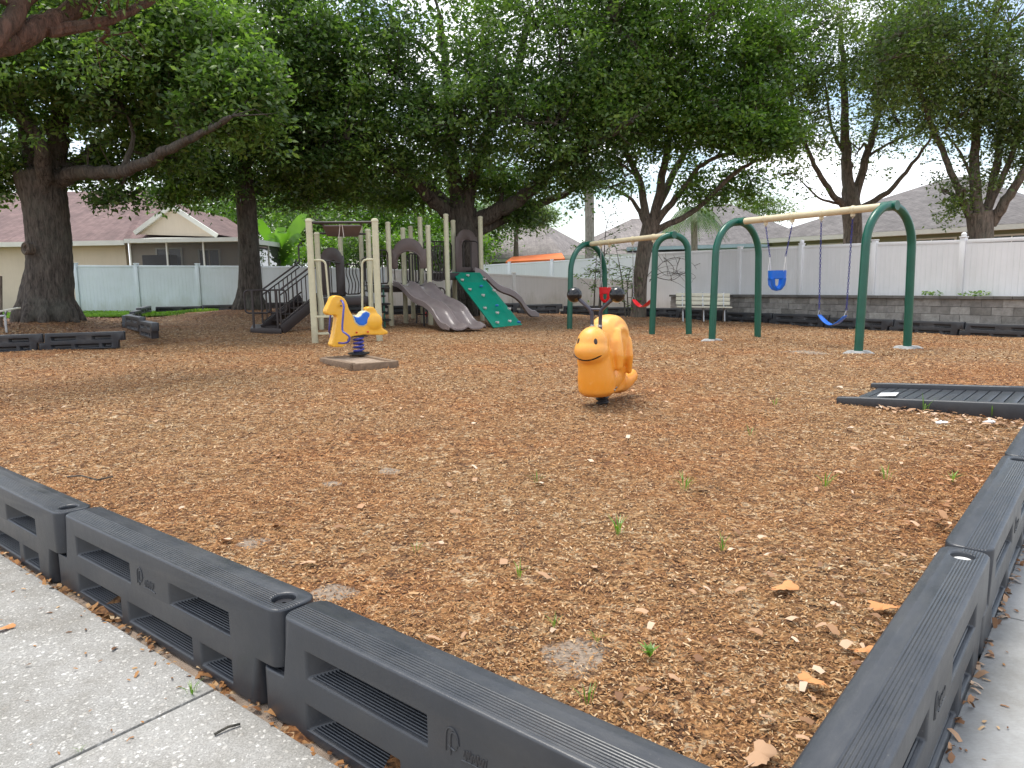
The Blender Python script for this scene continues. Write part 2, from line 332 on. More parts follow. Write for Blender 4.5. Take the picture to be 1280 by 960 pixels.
# ------------------------------------------------------------------ mesh builder
class MB:
    def __init__(s): s.v = []; s.f = []
    def add(s, vs, fs):
        o = len(s.v); s.v += [tuple(v) for v in vs]; s.f += [tuple(i+o for i in f) for f in fs]; return s
    def box(s, c, size, rz=0, tilt=None):
        x, y, z = [k/2 for k in size]; M = Matrix.Rotation(rz, 3, 'Z')
        if tilt is not None: M = M @ tilt
        vs = [M @ Vector((a*x, b*y, d*z))+Vector(c) for d in (-1,1) for b in (-1,1) for a in (-1,1)]
        return s.add(vs, [(0,2,3,1),(4,5,7,6),(0,1,5,4),(2,6,7,3),(0,4,6,2),(1,3,7,5)])
    def bar(s, a, b, w, h, up=(0,0,1)):
        a, b = Vector(a), Vector(b); d = (b-a).normalized(); sd = d.cross(Vector(up)).normalized(); u = sd.cross(d)
        vs = [p+sd*(i*w/2)+u*(j*h/2) for p in (a, b) for i, j in ((-1,-1),(1,-1),(1,1),(-1,1))]
        return s.add(vs, [(0,1,2,3),(7,6,5,4),(0,4,5,1),(1,5,6,2),(2,6,7,3),(3,7,4,0)])
    def tube(s, pts, r, n=10, cap=True):
        pts = [Vector(p) for p in pts]; m = len(pts); rs = r if isinstance(r, (list, tuple)) else [r]*m
        t0 = (pts[1]-pts[0]).normalized(); ref = Vector((0,0,1)) if abs(t0.z) < .9 else Vector((1,0,0))
        nrm = (ref-t0*ref.dot(t0)).normalized(); vs = []
        for i, p in enumerate(pts):
            t = (pts[min(i+1,m-1)]-pts[max(i-1,0)]).normalized()
            nrm = (nrm-t*nrm.dot(t)); nrm = nrm.normalized() if nrm.length > 1e-6 else t.orthogonal().normalized(); bi = t.cross(nrm)
            for k in range(n):
                a = 2*math.pi*k/n; vs.append(p+(nrm*math.cos(a)+bi*math.sin(a))*rs[i])
        fs = [(i*n+k, i*n+(k+1)%n, (i+1)*n+(k+1)%n, (i+1)*n+k) for i in range(m-1) for k in range(n)]
        if cap: fs += [tuple(range(n))[::-1], tuple((m-1)*n+k for k in range(n))]
        return s.add(vs, fs)
    def lathe(s, c, prof, n=20, axis=None):
        M = Matrix.Identity(3) if axis is None else Vector((0,0,1)).rotation_difference(Vector(axis)).to_matrix()
        vs = [M @ Vector((r*math.cos(2*math.pi*k/n), r*math.sin(2*math.pi*k/n), z))+Vector(c) for r, z in prof for k in range(n)]
        m = len(prof)
        fs = [(i*n+k, i*n+(k+1)%n, (i+1)*n+(k+1)%n, (i+1)*n+k) for i in range(m-1) for k in range(n)]
        fs += [tuple(range(n))[::-1], tuple((m-1)*n+k for k in range(n))]
        return s.add(vs, fs)
    def ball(s, c, r, n=20, M=None):
        r = (r,r,r) if isinstance(r, (int,float)) else r
        prof = []
        vs = []; h = n//2
        for i in range(h+1):
            t = math.pi*i/h
            for k in range(n):
                a = 2*math.pi*k/n
                v = Vector((r[0]*math.sin(t+1e-4)*math.cos(a), r[1]*math.sin(t+1e-4)*math.sin(a), r[2]*math.cos(t)))
                vs.append((M @ v if M else v)+Vector(c))
        fs = [(i*n+k, (i+1)*n+k, (i+1)*n+(k+1)%n, i*n+(k+1)%n) for i in range(h) for k in range(n)]
        return s.add(vs, fs)
    def prism(s, poly, d, conv):            # poly in 2D, extruded by d=(lo,hi); conv(u,v,w)->3D
        n = len(poly)
        vs = [conv(u, v, d[0]) for u, v in poly]+[conv(u, v, d[1]) for u, v in poly]
        return s.add(vs, [tuple(range(n))[::-1], tuple(range(n, 2*n))]+[(i,(i+1)%n,n+(i+1)%n,n+i) for i in range(n)])
    def build(s, name, mat, parent=None, smooth=False, bevel=0, seg=2, label=None, world=True):
        me = bpy.data.meshes.new(name)
        off = Vector(parent.location) if (parent and world) else Vector((0,0,0))
        if parent and parent.parent and world: off = off+parent.parent.location
        me.from_pydata([tuple(Vector(v)-off) for v in s.v], [], s.f); me.update()
        if smooth or bevel:
            bm = bmesh.new(); bm.from_mesh(me); bmesh.ops.recalc_face_normals(bm, faces=bm.faces)
            if bevel:
                ed = [e for e in bm.edges if len(e.link_faces) == 2 and e.calc_face_angle(0) > .6]
                bmesh.ops.bevel(bm, geom=ed, offset=bevel, segments=seg, profile=.5, affect='EDGES', clamp_overlap=True)
            bm.to_mesh(me); bm.free()
        o = bpy.data.objects.new(name, me); COL.objects.link(o); me.materials.append(mat)
        if smooth or bevel:
            for p in me.polygons: p.use_smooth = True
            sharp(me)
        if parent: o.parent = parent
        if label: o['label'] = label
        return o
def sharp(me, ang=.7):
    bm = bmesh.new(); bm.from_mesh(me)
    for e in bm.edges:
        if len(e.link_faces) == 2 and e.calc_face_angle(0) > ang: e.smooth = False
    bm.to_mesh(me); bm.free()
def tag(o, label=None, cat=None, group=None, kind=None):
    if label: o['label'] = label
    if cat: o['category'] = cat
    if group: o['group'] = group
    if kind: o['kind'] = kind
    return o
def thing(name, label, cat, loc=(0,0,0), rz=0, group=None):
    o = bpy.data.objects.new(name, None); COL.objects.link(o); o.location = loc; o.rotation_euler = (0,0,rz)
    o.empty_display_size = .1
    return tag(o, label, cat, group)
def copy_tree(o, parent=None):
    c = o.copy(); COL.objects.link(c)
    if parent: c.parent = parent
    for ch in list(o.children): copy_tree(ch, c)
    return c
def evalmesh(me_obj):
    dg = bpy.context.evaluated_depsgraph_get(); dg.update()
    return bpy.data.meshes.new_from_object(me_obj.evaluated_get(dg))
def blob(name, mb, mat, parent, voxel=.012, smooth=8, world=True, disp=None):
    me = bpy.data.meshes.new('tmp'); off = Vector(parent.location) if (parent and world) else Vector((0,0,0))
    me.from_pydata([tuple(Vector(v)-off) for v in mb.v], [], mb.f); me.update()
    bm = bmesh.new(); bm.from_mesh(me); bmesh.ops.recalc_face_normals(bm, faces=bm.faces); bm.to_mesh(me); bm.free()
    t = bpy.data.objects.new('tmp', me); COL.objects.link(t)
    md = t.modifiers.new('r', 'REMESH'); md.mode = 'VOXEL'; md.voxel_size = voxel
    ms = t.modifiers.new('s', 'SMOOTH'); ms.factor = .5; ms.iterations = smooth
    if disp:
        tx = bpy.data.textures.new('d', 'CLOUDS'); tx.noise_scale = disp[1]; md2 = t.modifiers.new('d', 'DISPLACE'); md2.texture = tx; md2.strength = disp[0]; md2.mid_level = .5
    nm = evalmesh(t); bpy.data.objects.remove(t)
    nm.name = name; nm.materials.clear(); nm.materials.append(mat)
    for p in nm.polygons: p.use_smooth = True
    o = bpy.data.objects.new(name, nm); COL.objects.link(o)
    if parent: o.parent = parent
    return o
def npmesh(name, V, Fq, mat, parent=None):      # fast quad mesh
    me = bpy.data.meshes.new(name); nv, nf = len(V), len(Fq)
    off = np.array(parent.location) if parent else np.zeros(3)
    me.vertices.add(nv); me.vertices.foreach_set('co', (V-off).astype(np.float32).ravel())
    me.loops.add(nf*4); me.loops.foreach_set('vertex_index', Fq.astype(np.int32).ravel())
    me.polygons.add(nf); me.polygons.foreach_set('loop_start', np.arange(0, nf*4, 4, dtype=np.int32))
    me.update(calc_edges=True); me.materials.append(mat)
    o = bpy.data.objects.new(name, me); COL.objects.link(o)
    if parent: o.parent = parent
    return o
def arc(c, a0, a1, r, n, U, W):
    return [Vector(c)+Vector(U)*r*math.cos(a0+(a1-a0)*i/n)+Vector(W)*r*math.sin(a0+(a1-a0)*i/n) for i in range(n+1)]
def bez(pts, n=8):                              # catmull-rom through points
    pts = [Vector(p) for p in pts]; q = [2*pts[0]-pts[1]]+pts+[2*pts[-1]-pts[-2]]; out = []
    for i in range(1, len(q)-2):
        for k in range(n):
            t = k/n; out.append(.5*((2*q[i])+(q[i+1]-q[i-1])*t+(2*q[i-1]-5*q[i]+4*q[i+1]-q[i+2])*t*t+(3*q[i]-q[i-1]-3*q[i+1]+q[i+2])*t**3))
    return out+[pts[-1]]
# ------------------------------------------------------------------ world, sun, camera
SUN_EL, SUN_AZ = R(75), R(-50)           # azimuth measured from +Y towards +X
w = bpy.data.worlds.new('World'); sc.world = w; w.use_nodes = True; nt = w.node_tree
bg = nt.nodes['Background']; bg.inputs[1].default_value = .235
sky = nt.nodes.new('ShaderNodeTexSky'); sky.sky_type = 'NISHITA'; sky.sun_disc = False
sky.sun_elevation = SUN_EL; sky.sun_rotation = SUN_AZ; sky.air_density = 1.2; sky.dust_density = 1.5
co = coords(nt, 'Generated')
cn = noise(nt, mapping(nt, co, (1,1,2.2)), 2.6, 8, .62, .3)
cm = ramp(nt, cn.outputs[0], [(.40,(0,0,0)),(.54,(1,1,1))]).outputs[0]
cn2 = noise(nt, co, 5, 6, .6); cc = ramp(nt, cn2.outputs[0], [(.3,(6.2,6.5,7.0)),(.7,(8.6,8.7,8.9))]).outputs[0]
nt.links.new(mixc(nt, cm, sky.outputs[0], cc), bg.inputs[0])
sl = bpy.data.lights.new('sun', 'SUN'); sl.energy = 3.5; sl.angle = R(24); sl.color = (1,.95,.87)
so = bpy.data.objects.new('sun', sl); COL.objects.link(so)
sd = Vector((math.sin(SUN_AZ)*math.cos(SUN_EL), math.cos(SUN_AZ)*math.cos(SUN_EL), math.sin(SUN_EL)))
so.rotation_euler = sd.to_track_quat('Z', 'Y').to_euler(); so.location = (20, 10, 40)
cam = bpy.data.cameras.new('camera'); cam.sensor_width = 36; cam.lens = 36*F/1280; cam.clip_end = 2000; cam.clip_start = .05
cobj = bpy.data.objects.new('camera', cam); COL.objects.link(cobj); sc.camera = cobj
cobj.matrix_world = Matrix.Translation((0,0,CH)) @ Matrix.Rotation(math.pi/2-TH, 4, 'X') @ Matrix.Rotation(-ROLL, 4, 'Z')
sc.view_settings.view_transform = 'Standard'; sc.view_settings.look = 'None'; sc.view_settings.exposure = 0
sc.cycles.max_bounces = 8; sc.cycles.transparent_max_bounces = 8
# ------------------------------------------------------------------ ground
SW = -.075                                # level of the pavements
LO = Vector((-1.95, 2.93, 0)); LD = Vector((.783,-.621,0)).normalized(); LN = Vector((-.621,-.783,0)).normalized()   # left border line, outer normal
RO = Vector((1.53+.072*.763, 2.33-.072*.646, 0)); RD = Vector((.646,.763,0)).normalized(); RN = Vector((.763,-.646,0)).normalized()
def inside(x, y):                         # signed distance inside both borders
    a = -((x-LO.x)*LN.x+(y-LO.y)*LN.y); b = -((x-RO.x)*RN.x+(y-RO.y)*RN.y)
    return np.minimum(a, b)
xs = np.concatenate([np.linspace(-900,-45,12), np.linspace(-40,-14,27), np.arange(-13.5,13.6,.25), np.linspace(14,40,27), np.linspace(45,900,12)])
ys = np.concatenate([np.linspace(-400,-20,8), np.arange(-15,-1,1.), np.arange(-1,30,.25), np.linspace(30.5,60,40), np.linspace(70,1500,14)])
X, Y = np.meshgrid(xs, ys); Zg = G(X, Y)
und = .012*np.sin(X*2.1+Y*1.3)*np.sin(Y*1.7-X*.6)+.008*np.sin(X*5.3-Y*4.1)
ins = inside(X, Y)
Zg = np.where(ins < .12, SW-.05, Zg-.02+und*np.clip((ins-.1)/1.,0,1))
nx, ny = len(xs), len(ys)
V = np.stack([X.ravel(), Y.ravel(), Zg.ravel()], 1)
I = (np.arange(ny-1)[:,None]*nx+np.arange(nx-1)[None,:]).ravel()
o = npmesh('mulch_ground', V, np.stack([I, I+1, I+1+nx, I+nx], 1), M_mulch); o['kind'] = 'structure'
for p in o.data.polygons: p.use_smooth = True
# strip of mulch right behind the two borders so that the sheet meets them
def strip(name, O, D, Nn, a, b, w0, w1):
    mb = MB(); n = 40
    for i in range(n+1):
        p = O+D*(a+(b-a)*i/n); q0 = p-Nn*w0; q1 = p-Nn*w1
        mb.v += [(q0.x, q0.y, -.008), (q1.x, q1.y, g(q1.x, q1.y)-.05)]
    mb.f = [(2*i, 2*i+1, 2*i+3, 2*i+2) for i in range(n)]
    return tag(mb.build(name, M_mulch), kind='structure')
strip('mulch_edge', LO, LD, LN, -9, 2.2, .10, .55); strip('mulch_edge', RO, RD, RN, -2.6, 12, .10, .55)
# lawn beyond the play area on the left, and behind the fences
mb = MB()
def lawn_sheet(poly, nm, dz=.012, n=14):
    mb = MB()
    (x0,y0),(x1,y1),(x2,y2),(x3,y3) = poly
    for j in range(n+1):
        for i in range(n+1):
            u, v = i/n, j/n
            x = (x0*(1-u)+x1*u)*(1-v)+(x3*(1-u)+x2*u)*v; y = (y0*(1-u)+y1*u)*(1-v)+(y3*(1-u)+y2*u)*v
            mb.v.append((x, y, g(x, y)+dz))
    mb.f = [(j*(n+1)+i, j*(n+1)+i+1, (j+1)*(n+1)+i+1, (j+1)*(n+1)+i) for j in range(n) for i in range(n)]
    return tag(mb.build(nm, M_lawn), kind='structure')
lawn_sheet([(-34,21.3),(-10.4,21.6),(-10.6,27.5),(-34,28)], 'lawn', .03)
lawn_sheet([(-40,28.02),(30,33.5),(40,90),(-60,90)], 'back_lawn', .02)
# pavements
def slab(name, O, D, Nn, spans, w0, w1, mat, zt=SW):
    for a, b in spans:
        mb = MB(); c = [O+D*a+Nn*w0, O+D*b+Nn*w0, O+D*b+Nn*w1, O+D*a+Nn*w1]
        vs = [(p.x, p.y, zt-.12) for p in c]+[(p.x, p.y, zt) for p in c]
        mb.add(vs, [(3,2,1,0),(4,5,6,7),(0,1,5,4),(1,2,6,5),(2,3,7,6),(3,0,4,7)])
        tag(mb.build(name, mat, bevel=.006, seg=2), kind='structure')
jl = (PZ(292,850,SW)-LO).dot(LD)          # joint of the pebble path
slab('pebble_pavement', LO, LD, LN, [(jl-9.2,jl-4.6-.004),(jl-4.6+.004,jl-.005),(jl+.005,jl+1.7)], .035, 2.6, M_agg)
jr = (PZ(1235,765,SW)-RO).dot(RD)
e0 = (PZ(1172,960,SW)-RO).dot(RN)
slab('concrete_pavement', RO, RD, RN, [(jr-2.0,jr-.004),(jr+.004,jr+1.6),(jr+1.608,jr+3.2),(jr+3.208,jr+6.5)], e0, e0+2.4, M_conc)
c0 = [LO-LD*9+LN*.0, LO+LD*2.6, LO+LD*2.6+LN*.09, LO-LD*9+LN*.09]
def quad(name, pts, z, mat): 
    m_ = MB().add([(p.x,p.y,z) for p in pts], [(0,1,2,3)]); return tag(m_.build(name, mat), kind='structure')
quad('soil_gap', [LO-LD*9-LN*.2, LO+LD*2.6-LN*.2, LO+LD*2.6+LN*.06, LO-LD*9+LN*.06], SW-.018, M_dirt)
quad('soil_gap', [RO-RD*2.6-RN*.2, RO+RD*9-RN*.2, RO+RD*9+RN*(e0+.03), RO-RD*2.6+RN*(e0+.03)], SW-.022, M_dirt)
# ------------------------------------------------------------------ border timbers
def boolean_mesh(base, cutters):
    def mk(mb):
        me = bpy.data.meshes.new('t'); me.from_pydata([tuple(v) for v in mb.v], [], mb.f)
        bm = bmesh.new(); bm.from_mesh(me); bmesh.ops.recalc_face_normals(bm, faces=bm.faces); bm.to_mesh(me); bm.free()
        ob = bpy.data.objects.new('t', me); COL.objects.link(ob); return ob
    b = mk(base)
    bm = bmesh.new(); bm.from_mesh(b.data)
    xs_ = [v.co.x for v in bm.verts]; ends = {round(x,3) for x in xs_}
    ed = [e for e in bm.edges if abs(e.verts[0].co.x-e.verts[1].co.x) < 1e-4 and abs(e.verts[0].co.y-e.verts[1].co.y) < 1e-4]
    bmesh.ops.bevel(bm, geom=ed, offset=.045, segments=5, profile=.5, affect='EDGES', clamp_overlap=True)
    bm.to_mesh(b.data); bm.free()
    cs = []
    for c in cutters:
        k = mk(c); cs.append(k); md = b.modifiers.new('b', 'BOOLEAN'); md.operation = 'DIFFERENCE'; md.object = k; md.solver = 'EXACT'
    bv = b.modifiers.new('v', 'BEVEL'); bv.width = .0075; bv.segments = 3; bv.limit_method = 'ANGLE'; bv.angle_limit = R(38); bv.harden_normals = False
    me = evalmesh(b)
    for k in cs+[b]: bpy.data.objects.remove(k)
    return me
TL = 1.525; TY = .145; ZT = .245; ZB = -.09; ZM = .062
prof = [(0,ZB),(TL-.012,ZB),(TL-.012,ZM+.006),(TL+.107,ZM+.006),(TL+.107,ZT),(.122,ZT),(.122,ZM-.004),(0,ZM-.004)]
base = MB().prism(prof, (0, TY), lambda u, v, w_: (u, w_, v))
def pocket(x0, x1, z0, z1, depth=.085):
    i = .012; m_ = MB()
    vs = [(x0-i,-.02,z0-i*.3),(x1+i,-.02,z0-i*.3),(x1+i,-.02,z1+i*.5),(x0-i,-.02,z1+i*.5),(x0+.05,depth,z0+.006),(x1-.012,depth,z0+.006),(x1-.012,depth,z1-.012),(x0+.05,depth,z1-.012)]
    return m_.add(vs, [(0,1,2,3),(7,6,5,4),(0,4,5,1),(1,5,6,2),(2,6,7,3),(3,7,4,0)])
cut = [pocket(.24,.70,.098,.17), pocket(1.0,1.36,.098,.17), pocket(.23,.60,-.058,.012), pocket(.67,1.12,-.058,.012), pocket(1.185,1.36,-.058,.012)]
hole = MB().lathe((TL+.035, TY/2, ZT-.035), [(.034,0),(.034,.06)], 24); cut.append(hole)
tm = boolean_mesh(base, cut); tm.materials.clear(); tm.materials.append(M_border); tm.name = 'border_timber'
for p in tm.polygons: p.use_smooth = True
sharp(tm, .9)
def make_timber(L='black recycled plastic border timber', grp='black plastic border timbers edging the play area'):
    t = thing('border_timber', L, 'edging', group=grp)
    b = bpy.data.objects.new('body', tm); COL.objects.link(b); b.parent = t
    MB().lathe((TL+.035, TY/2, ZT-.03), [(.0335,0),(.0335,.008),(.028,.014),(.006,.014),(.005,.008)], 20).build('stake_cap', M_black, b, smooth=True)
    em = MB()                             # moulded script on the front face
    def wr(pts): em.tube(bez([(x, -.0005, z) for x, z in pts], 5), .0022, 5)
    cx, cz = .80, .145
    wr([(cx-.03,cz-.03),(cx-.025,cz+.02),(cx-.005,cz+.03),(cx+.01,cz+.01),(cx,cz-.02),(cx-.02,cz-.015)])
    wr([(cx-.015,cz-.035),(cx-.012,cz+.015),(cx+.004,cz+.02),(cx+.012,cz-.005)])
    pts = []
    for k in range(9): pts += [(cx+.025+k*.008, cz-.022-.006*(k%2)), (cx+.029+k*.008, cz-.008+.003*((k*7)%3))]
    wr(pts); wr([(cx+.02,cz-.034),(cx+.06,cz-.031),(cx+.10,cz-.036)])
    em.build('emblem', M_border, t, smooth=True)
    return t
ang = math.atan2(LD.y, LD.x)
first = None
names_l = {0:'black plastic border timber standing full length beside the pebble path', 1:'black plastic border timber at the bottom edge of the photo, nearest the camera',
           -1:'black plastic border timber leaving the photo at its left edge', -2:'black plastic border timber beyond the left edge one'}
first = make_timber(names_l[0]); first.location = LO; first.rotation_euler.z = ang
for k in (1, -1):
    t = copy_tree(first); t.location = LO+LD*TL*k; t['label'] = names_l[k]
    t.rotation_euler.z = ang+(-.02 if k == 1 else -.01)
angr = math.atan2(RD.y, RD.x)
names_r = {-1:'border timber with pale stake cap beside the smooth concrete path, nearest the camera', 0:'black plastic border timber next beyond the pale stake cap beside the concrete path',
           1:'black plastic border timber at the right edge of the photo below the ramp', 2:'black plastic border timber against the end of the ramp'}
RS = 1.065
for k in (-1, 0, 1):
    t = copy_tree(first); t.location = RO+RD*((TL*RS)*k-.128); t.rotation_euler.z = angr; t.scale = (RS,1,1); t['label'] = names_r[k]
    if k == -1:
        for ch in t.children_recursive:
            if ch.name.startswith('stake_cap'): ch.data = ch.data.copy(); ch.data.materials[0] = M_white
def far_timber(pa, pb, lab, zs=1., sx=None):
    d = pb-pa; d.z = 0; t = copy_tree(first); t.location = pa; t.rotation_euler.z = math.atan2(d.y, d.x)
    t.scale = (d.length/TL if sx is None else sx, 1, zs); t['label'] = lab; return t
def run(pts, lab, zs=1., n=None, first_lab=None):
    for a, b in zip(pts[:-1], pts[1:]):
        L = (b-a).length; k = n or max(1, round(L/1.55))
        for i in range(k):
            p = a.lerp(b, i/k); q = a.lerp(b, (i+1)/k); p.z = g(p.x, p.y)+.085*zs-.06; far_timber(p, q, lab, zs)
def gp(px, py): p = P(px, py); return p
A = gp(-60,442); B = gp(48,437); C = gp(150,434)
t = far_timber(Vector((A.x,A.y,.075)), B, 'black border timber at the left edge in front of the oak mound'); 
t = far_timber(Vector((B.x,B.y,.075)), C, 'black border timber ending left of the short slanting pair, in front of the oak mound')
D0 = Q(156,408,18.0); D1 = Q(174,416,16.4); D2 = Q(190,425,15.1)
for a, b, l in ((D0,D1,'far one of two short border timbers slanting toward the oak mound'),(D1,D2,'near one of two short border timbers slanting toward the oak mound')):
    a = a.copy(); b = b.copy(); a.z = b.z = (a.z+b.z)/2+.075; far_timber(a, b, l)
run([Q(160,408,18.4), Q(190,395,24.5), Q(480,390,24.6)], 'black plastic border timber in the far row along the pale fence behind the playset')
run([Q(480,390,24.6), Q(700,388,25.8), Q(800,393,24.9), Q(850,395,24.2)], 'black plastic border timber in the far row between the playset and the bench')
run([Q(850,395,24.2), Q(960,400,21.5), Q(1110,410,18.6), Q(1300,418,15.9)], 'black plastic border timber in the far row before the block retaining wall')
# ------------------------------------------------------------------ mulch chips
def chips(n, xy, zf, lmin, lmax, name, mat, wr=(.16,.42), flat=.24, curl=.0, aspect=None):
    x, y = xy; n = len(x)
    L = rng.uniform(lmin, lmax, n)*rng.uniform(.6,1.,n); W = L*rng.uniform(*wr, n)
    a = rng.uniform(0, 2*np.pi, n); ti = rng.normal(0, flat, n); tr = rng.normal(0, flat, n)
    u = np.stack([np.cos(a)*np.cos(ti), np.sin(a)*np.cos(ti), np.sin(ti)], 1)
    v = np.stack([-np.sin(a)*np.cos(tr), np.cos(a)*np.cos(tr), np.sin(tr)], 1)
    c = np.stack([x, y, zf+np.abs(np.sin(ti))*L*.4+rng.uniform(0,.006,n)], 1)
    up = np.array([0,0,1.])
    j = lambda: rng.uniform(.7,1.3,(n,1))
    p0 = c-u*(L/2)[:,None]*j()-v*(W/2)[:,None]*j(); p1 = c+u*(L/2)[:,None]*j()-v*(W/2)[:,None]*j()*.8
    p2 = c+u*(L/2)[:,None]*j()+v*(W/2)[:,None]*j()*.8; p3 = c-u*(L/2)[:,None]*j()+v*(W/2)[:,None]*j()
    m1 = c-v*(W/2)[:,None]*1.1+up*(curl*L)[:,None]; m2 = c+v*(W/2)[:,None]*1.1+up*(curl*L)[:,None]
    V = np.stack([p0,m1,p1,p2,m2,p3],1).reshape(-1,3)
    b = np.arange(n)*6; Fq = np.concatenate([np.stack([b,b+1,b+4,b+5],1), np.stack([b+1,b+2,b+3,b+4],1)])
    o = npmesh(name, V, Fq, mat); o['kind'] = 'stuff'; return o
def field(ymin, ymax, dens, margin=.15):
    A = (ymax**2-ymin**2)*.78; n = int(A*dens)
    y = np.sqrt(rng.uniform(ymin**2, ymax**2, n)); x = rng.uniform(-.78,.78,n)*y
    k = inside(x, y) > margin
    for p, r in patches:
        d = np.hypot(x-p.x, y-p.y); k &= ~((d < r*.85) & (rng.uniform(0,1,n) < .85-.5*(d/r)))
    k &= ~((x < -9.2) & (y > 15.5) & (x < -9.2))
    x, y = x[k], y[k]
    und = .012*np.sin(x*2.1+y*1.3)*np.sin(y*1.7-x*.6)+.008*np.sin(x*5.3-y*4.1)
    return (x, y), G(x, y)-.016+und*np.clip((inside(x,y)-.1)/1.,0,1)
for a, b, dens, l0, l1 in ((1.0,2.6,21000,.004,.020),(2.6,4.5,12000,.006,.022),(4.5,6.5,6000,.008,.027),(6.5,9.5,2600,.011,.035),(9.5,15,800,.017,.05),(15,26,200,.025,.06)):
    xy, z = field(a, b, dens)
    chips(0, xy, z, l0, l1, 'mulch_chips', M_chip, curl=.04)
# a band of dead leaves along the right border and thinner elsewhere
def band(n, wid, s0, s1):
    s = rng.uniform(s0, s1, n); d = .17+np.abs(rng.normal(0, wid, n))
    x = RO.x+RD.x*s-RN.x*d; y = RO.y+RD.y*s-RN.y*d; return (x, y), G(x, y)+.004
xy, z = band(330, .38, -2, 6); chips(0, xy, z, .025, .062, 'leaf_litter', M_litter, wr=(.35,.6), flat=.2, curl=.12)
xy, z = field(1.1, 7, 60, .17); chips(0, xy, z+.003, .02, .042, 'mulch_chips', M_chip, wr=(.14,.3), flat=.15, curl=.04)
xy, z = field(1.2, 8, 5.0, .2); chips(0, xy, z+.006, .03, .075, 'leaf_litter', M_litter, wr=(.35,.6), flat=.2, curl=.12)
s = rng.uniform(-2.2, 5, 240); d = rng.uniform(.0, max(e0,.02)+.01, 240); x = RO.x+RD.x*s+RN.x*d; y = RO.y+RD.y*s+RN.y*d
chips(0, (x, y), np.full(240, SW+.0), .02, .048, 'leaf_litter', M_litter, wr=(.35,.6), flat=.35, curl=.15)
s = rng.uniform(-3.2, 2.2, 420); d = rng.uniform(-.01,.05, 420)**1; x = LO.x+LD.x*s+LN.x*d; y = LO.y+LD.y*s+LN.y*d
chips(0, (x, y), np.full(420, SW-.008), .012, .045, 'leaf_litter', M_chip, wr=(.3,.6), flat=.3, curl=.1)
n = 130; s = rng.uniform(-2.6, 1.4, n); d = .05+np.abs(rng.exponential(.35, n)); x = LO.x+LD.x*s+LN.x*d; y = LO.y+LD.y*s+LN.y*d
chips(0, (x, y), np.full(n, SW+.001), .008, .03, 'mulch_crumbs', M_chip, wr=(.25,.5), flat=.12, curl=.08)
n = 60; s = rng.uniform(-2.0, 3, n); d = e0+.02+np.abs(rng.exponential(.2, n)); x = RO.x+RD.x*s+RN.x*d; y = RO.y+RD.y*s+RN.y*d
chips(0, (x, y), np.full(n, SW+.001), .008, .03, 'mulch_crumbs', M_chip, wr=(.25,.5), flat=.12, curl=.08)
# leaves heaped along the near side of the ramp
pa, pb = P(1100,508), P(1290,532); n = 170
s = rng.uniform(0,1.1,n); x = pa.x+(pb.x-pa.x)*s+rng.normal(0,.08,n); y = pa.y+(pb.y-pa.y)*s-np.abs(rng.normal(0,.13,n))
chips(0, (x, y), G(x,y)+.004, .03, .07, 'leaf_litter', M_litter, wr=(.4,.65), flat=.15, curl=.10)
# single leaves that stand out
def leafmesh(c, L, a, mat, name, lab, lobes=5):
    t = MB(); n = 22; vs = [(0,0,.012)]
    for i in range(n):
        th = 2*math.pi*i/n; r = L*(.42+.16*abs(math.sin(lobes*th/2)))*(1 if abs(math.cos(th)) > .5 else .62)
        vs.append((r*math.cos(th), r*math.sin(th)*.7, .006+L*.06*math.sin(th*2+a)+.002*math.cos(3*th)))
    M_ = Matrix.Rotation(a, 3, 'Z'); vs = [M_ @ Vector(v)+Vector(c) for v in vs]
    t.add(vs, [(0,i+1,(i+1)%n+1) for i in range(n)])
    t.tube([Vector(c)+M_ @ Vector((-L*.4,0,.01)), Vector(c)+M_ @ Vector((-L*.8,.01,.012))], .0015, 5)
    return tag(t.build(name, mat, smooth=True), lab, 'leaf', 'single fallen leaves')
for px, py, L, a, mt, lab in ((980,738,.11,.5,M_litterorange,'curled orange oak leaf lying alone on the mulch left of the border'),(1015,855,.075,2.2,M_litterorange,'flat orange fallen leaf on the mulch near the bottom right'),
        (1082,818,.07,.2,M_litterorange,'small orange fallen leaf close beside the right border'),(1105,762,.10,2.9,M_litterorange,'long orange brown fallen leaf by the right border'),
        (8,786,.055,1.,M_litterorange,'orange leaf lying on the pebble path at the left edge'),(548,682,.05,.4,M_litter,'pale dry fallen leaf on the mulch left of the middle'),
        (950,950,.10,.9,M_litter,'large pale brown leaf at the bottom edge beside the border'),(1045,760,.04,1.9,M_litter,'small whitish fallen leaf right of the curled orange leaf')):
    z = SW if px < 100 else None
    p = P(px, py, .008) if z is None else PZ(px, py, SW+.004)
    leafmesh(p, L, a, mt, 'fallen_leaf', lab)
p = PZ(300,905,SW+.006); q = PZ(268,918,SW+.006)
tag(MB().tube([p, p.lerp(q,.5)+Vector((0,.004,.004)), q], .004, 6).build('twig', M_bark), 'short dark twig lying on the pebble path', 'twig')
p = P(85,600,.02); q = P(122,604,.02)
tag(MB().tube([p, p.lerp(q,.4)+Vector((0,.02,.01)), q, q+Vector((.05,.08,0))], .006, 6).build('twig', M_bark2), 'pale forked twig lying on the mulch at the left', 'twig')
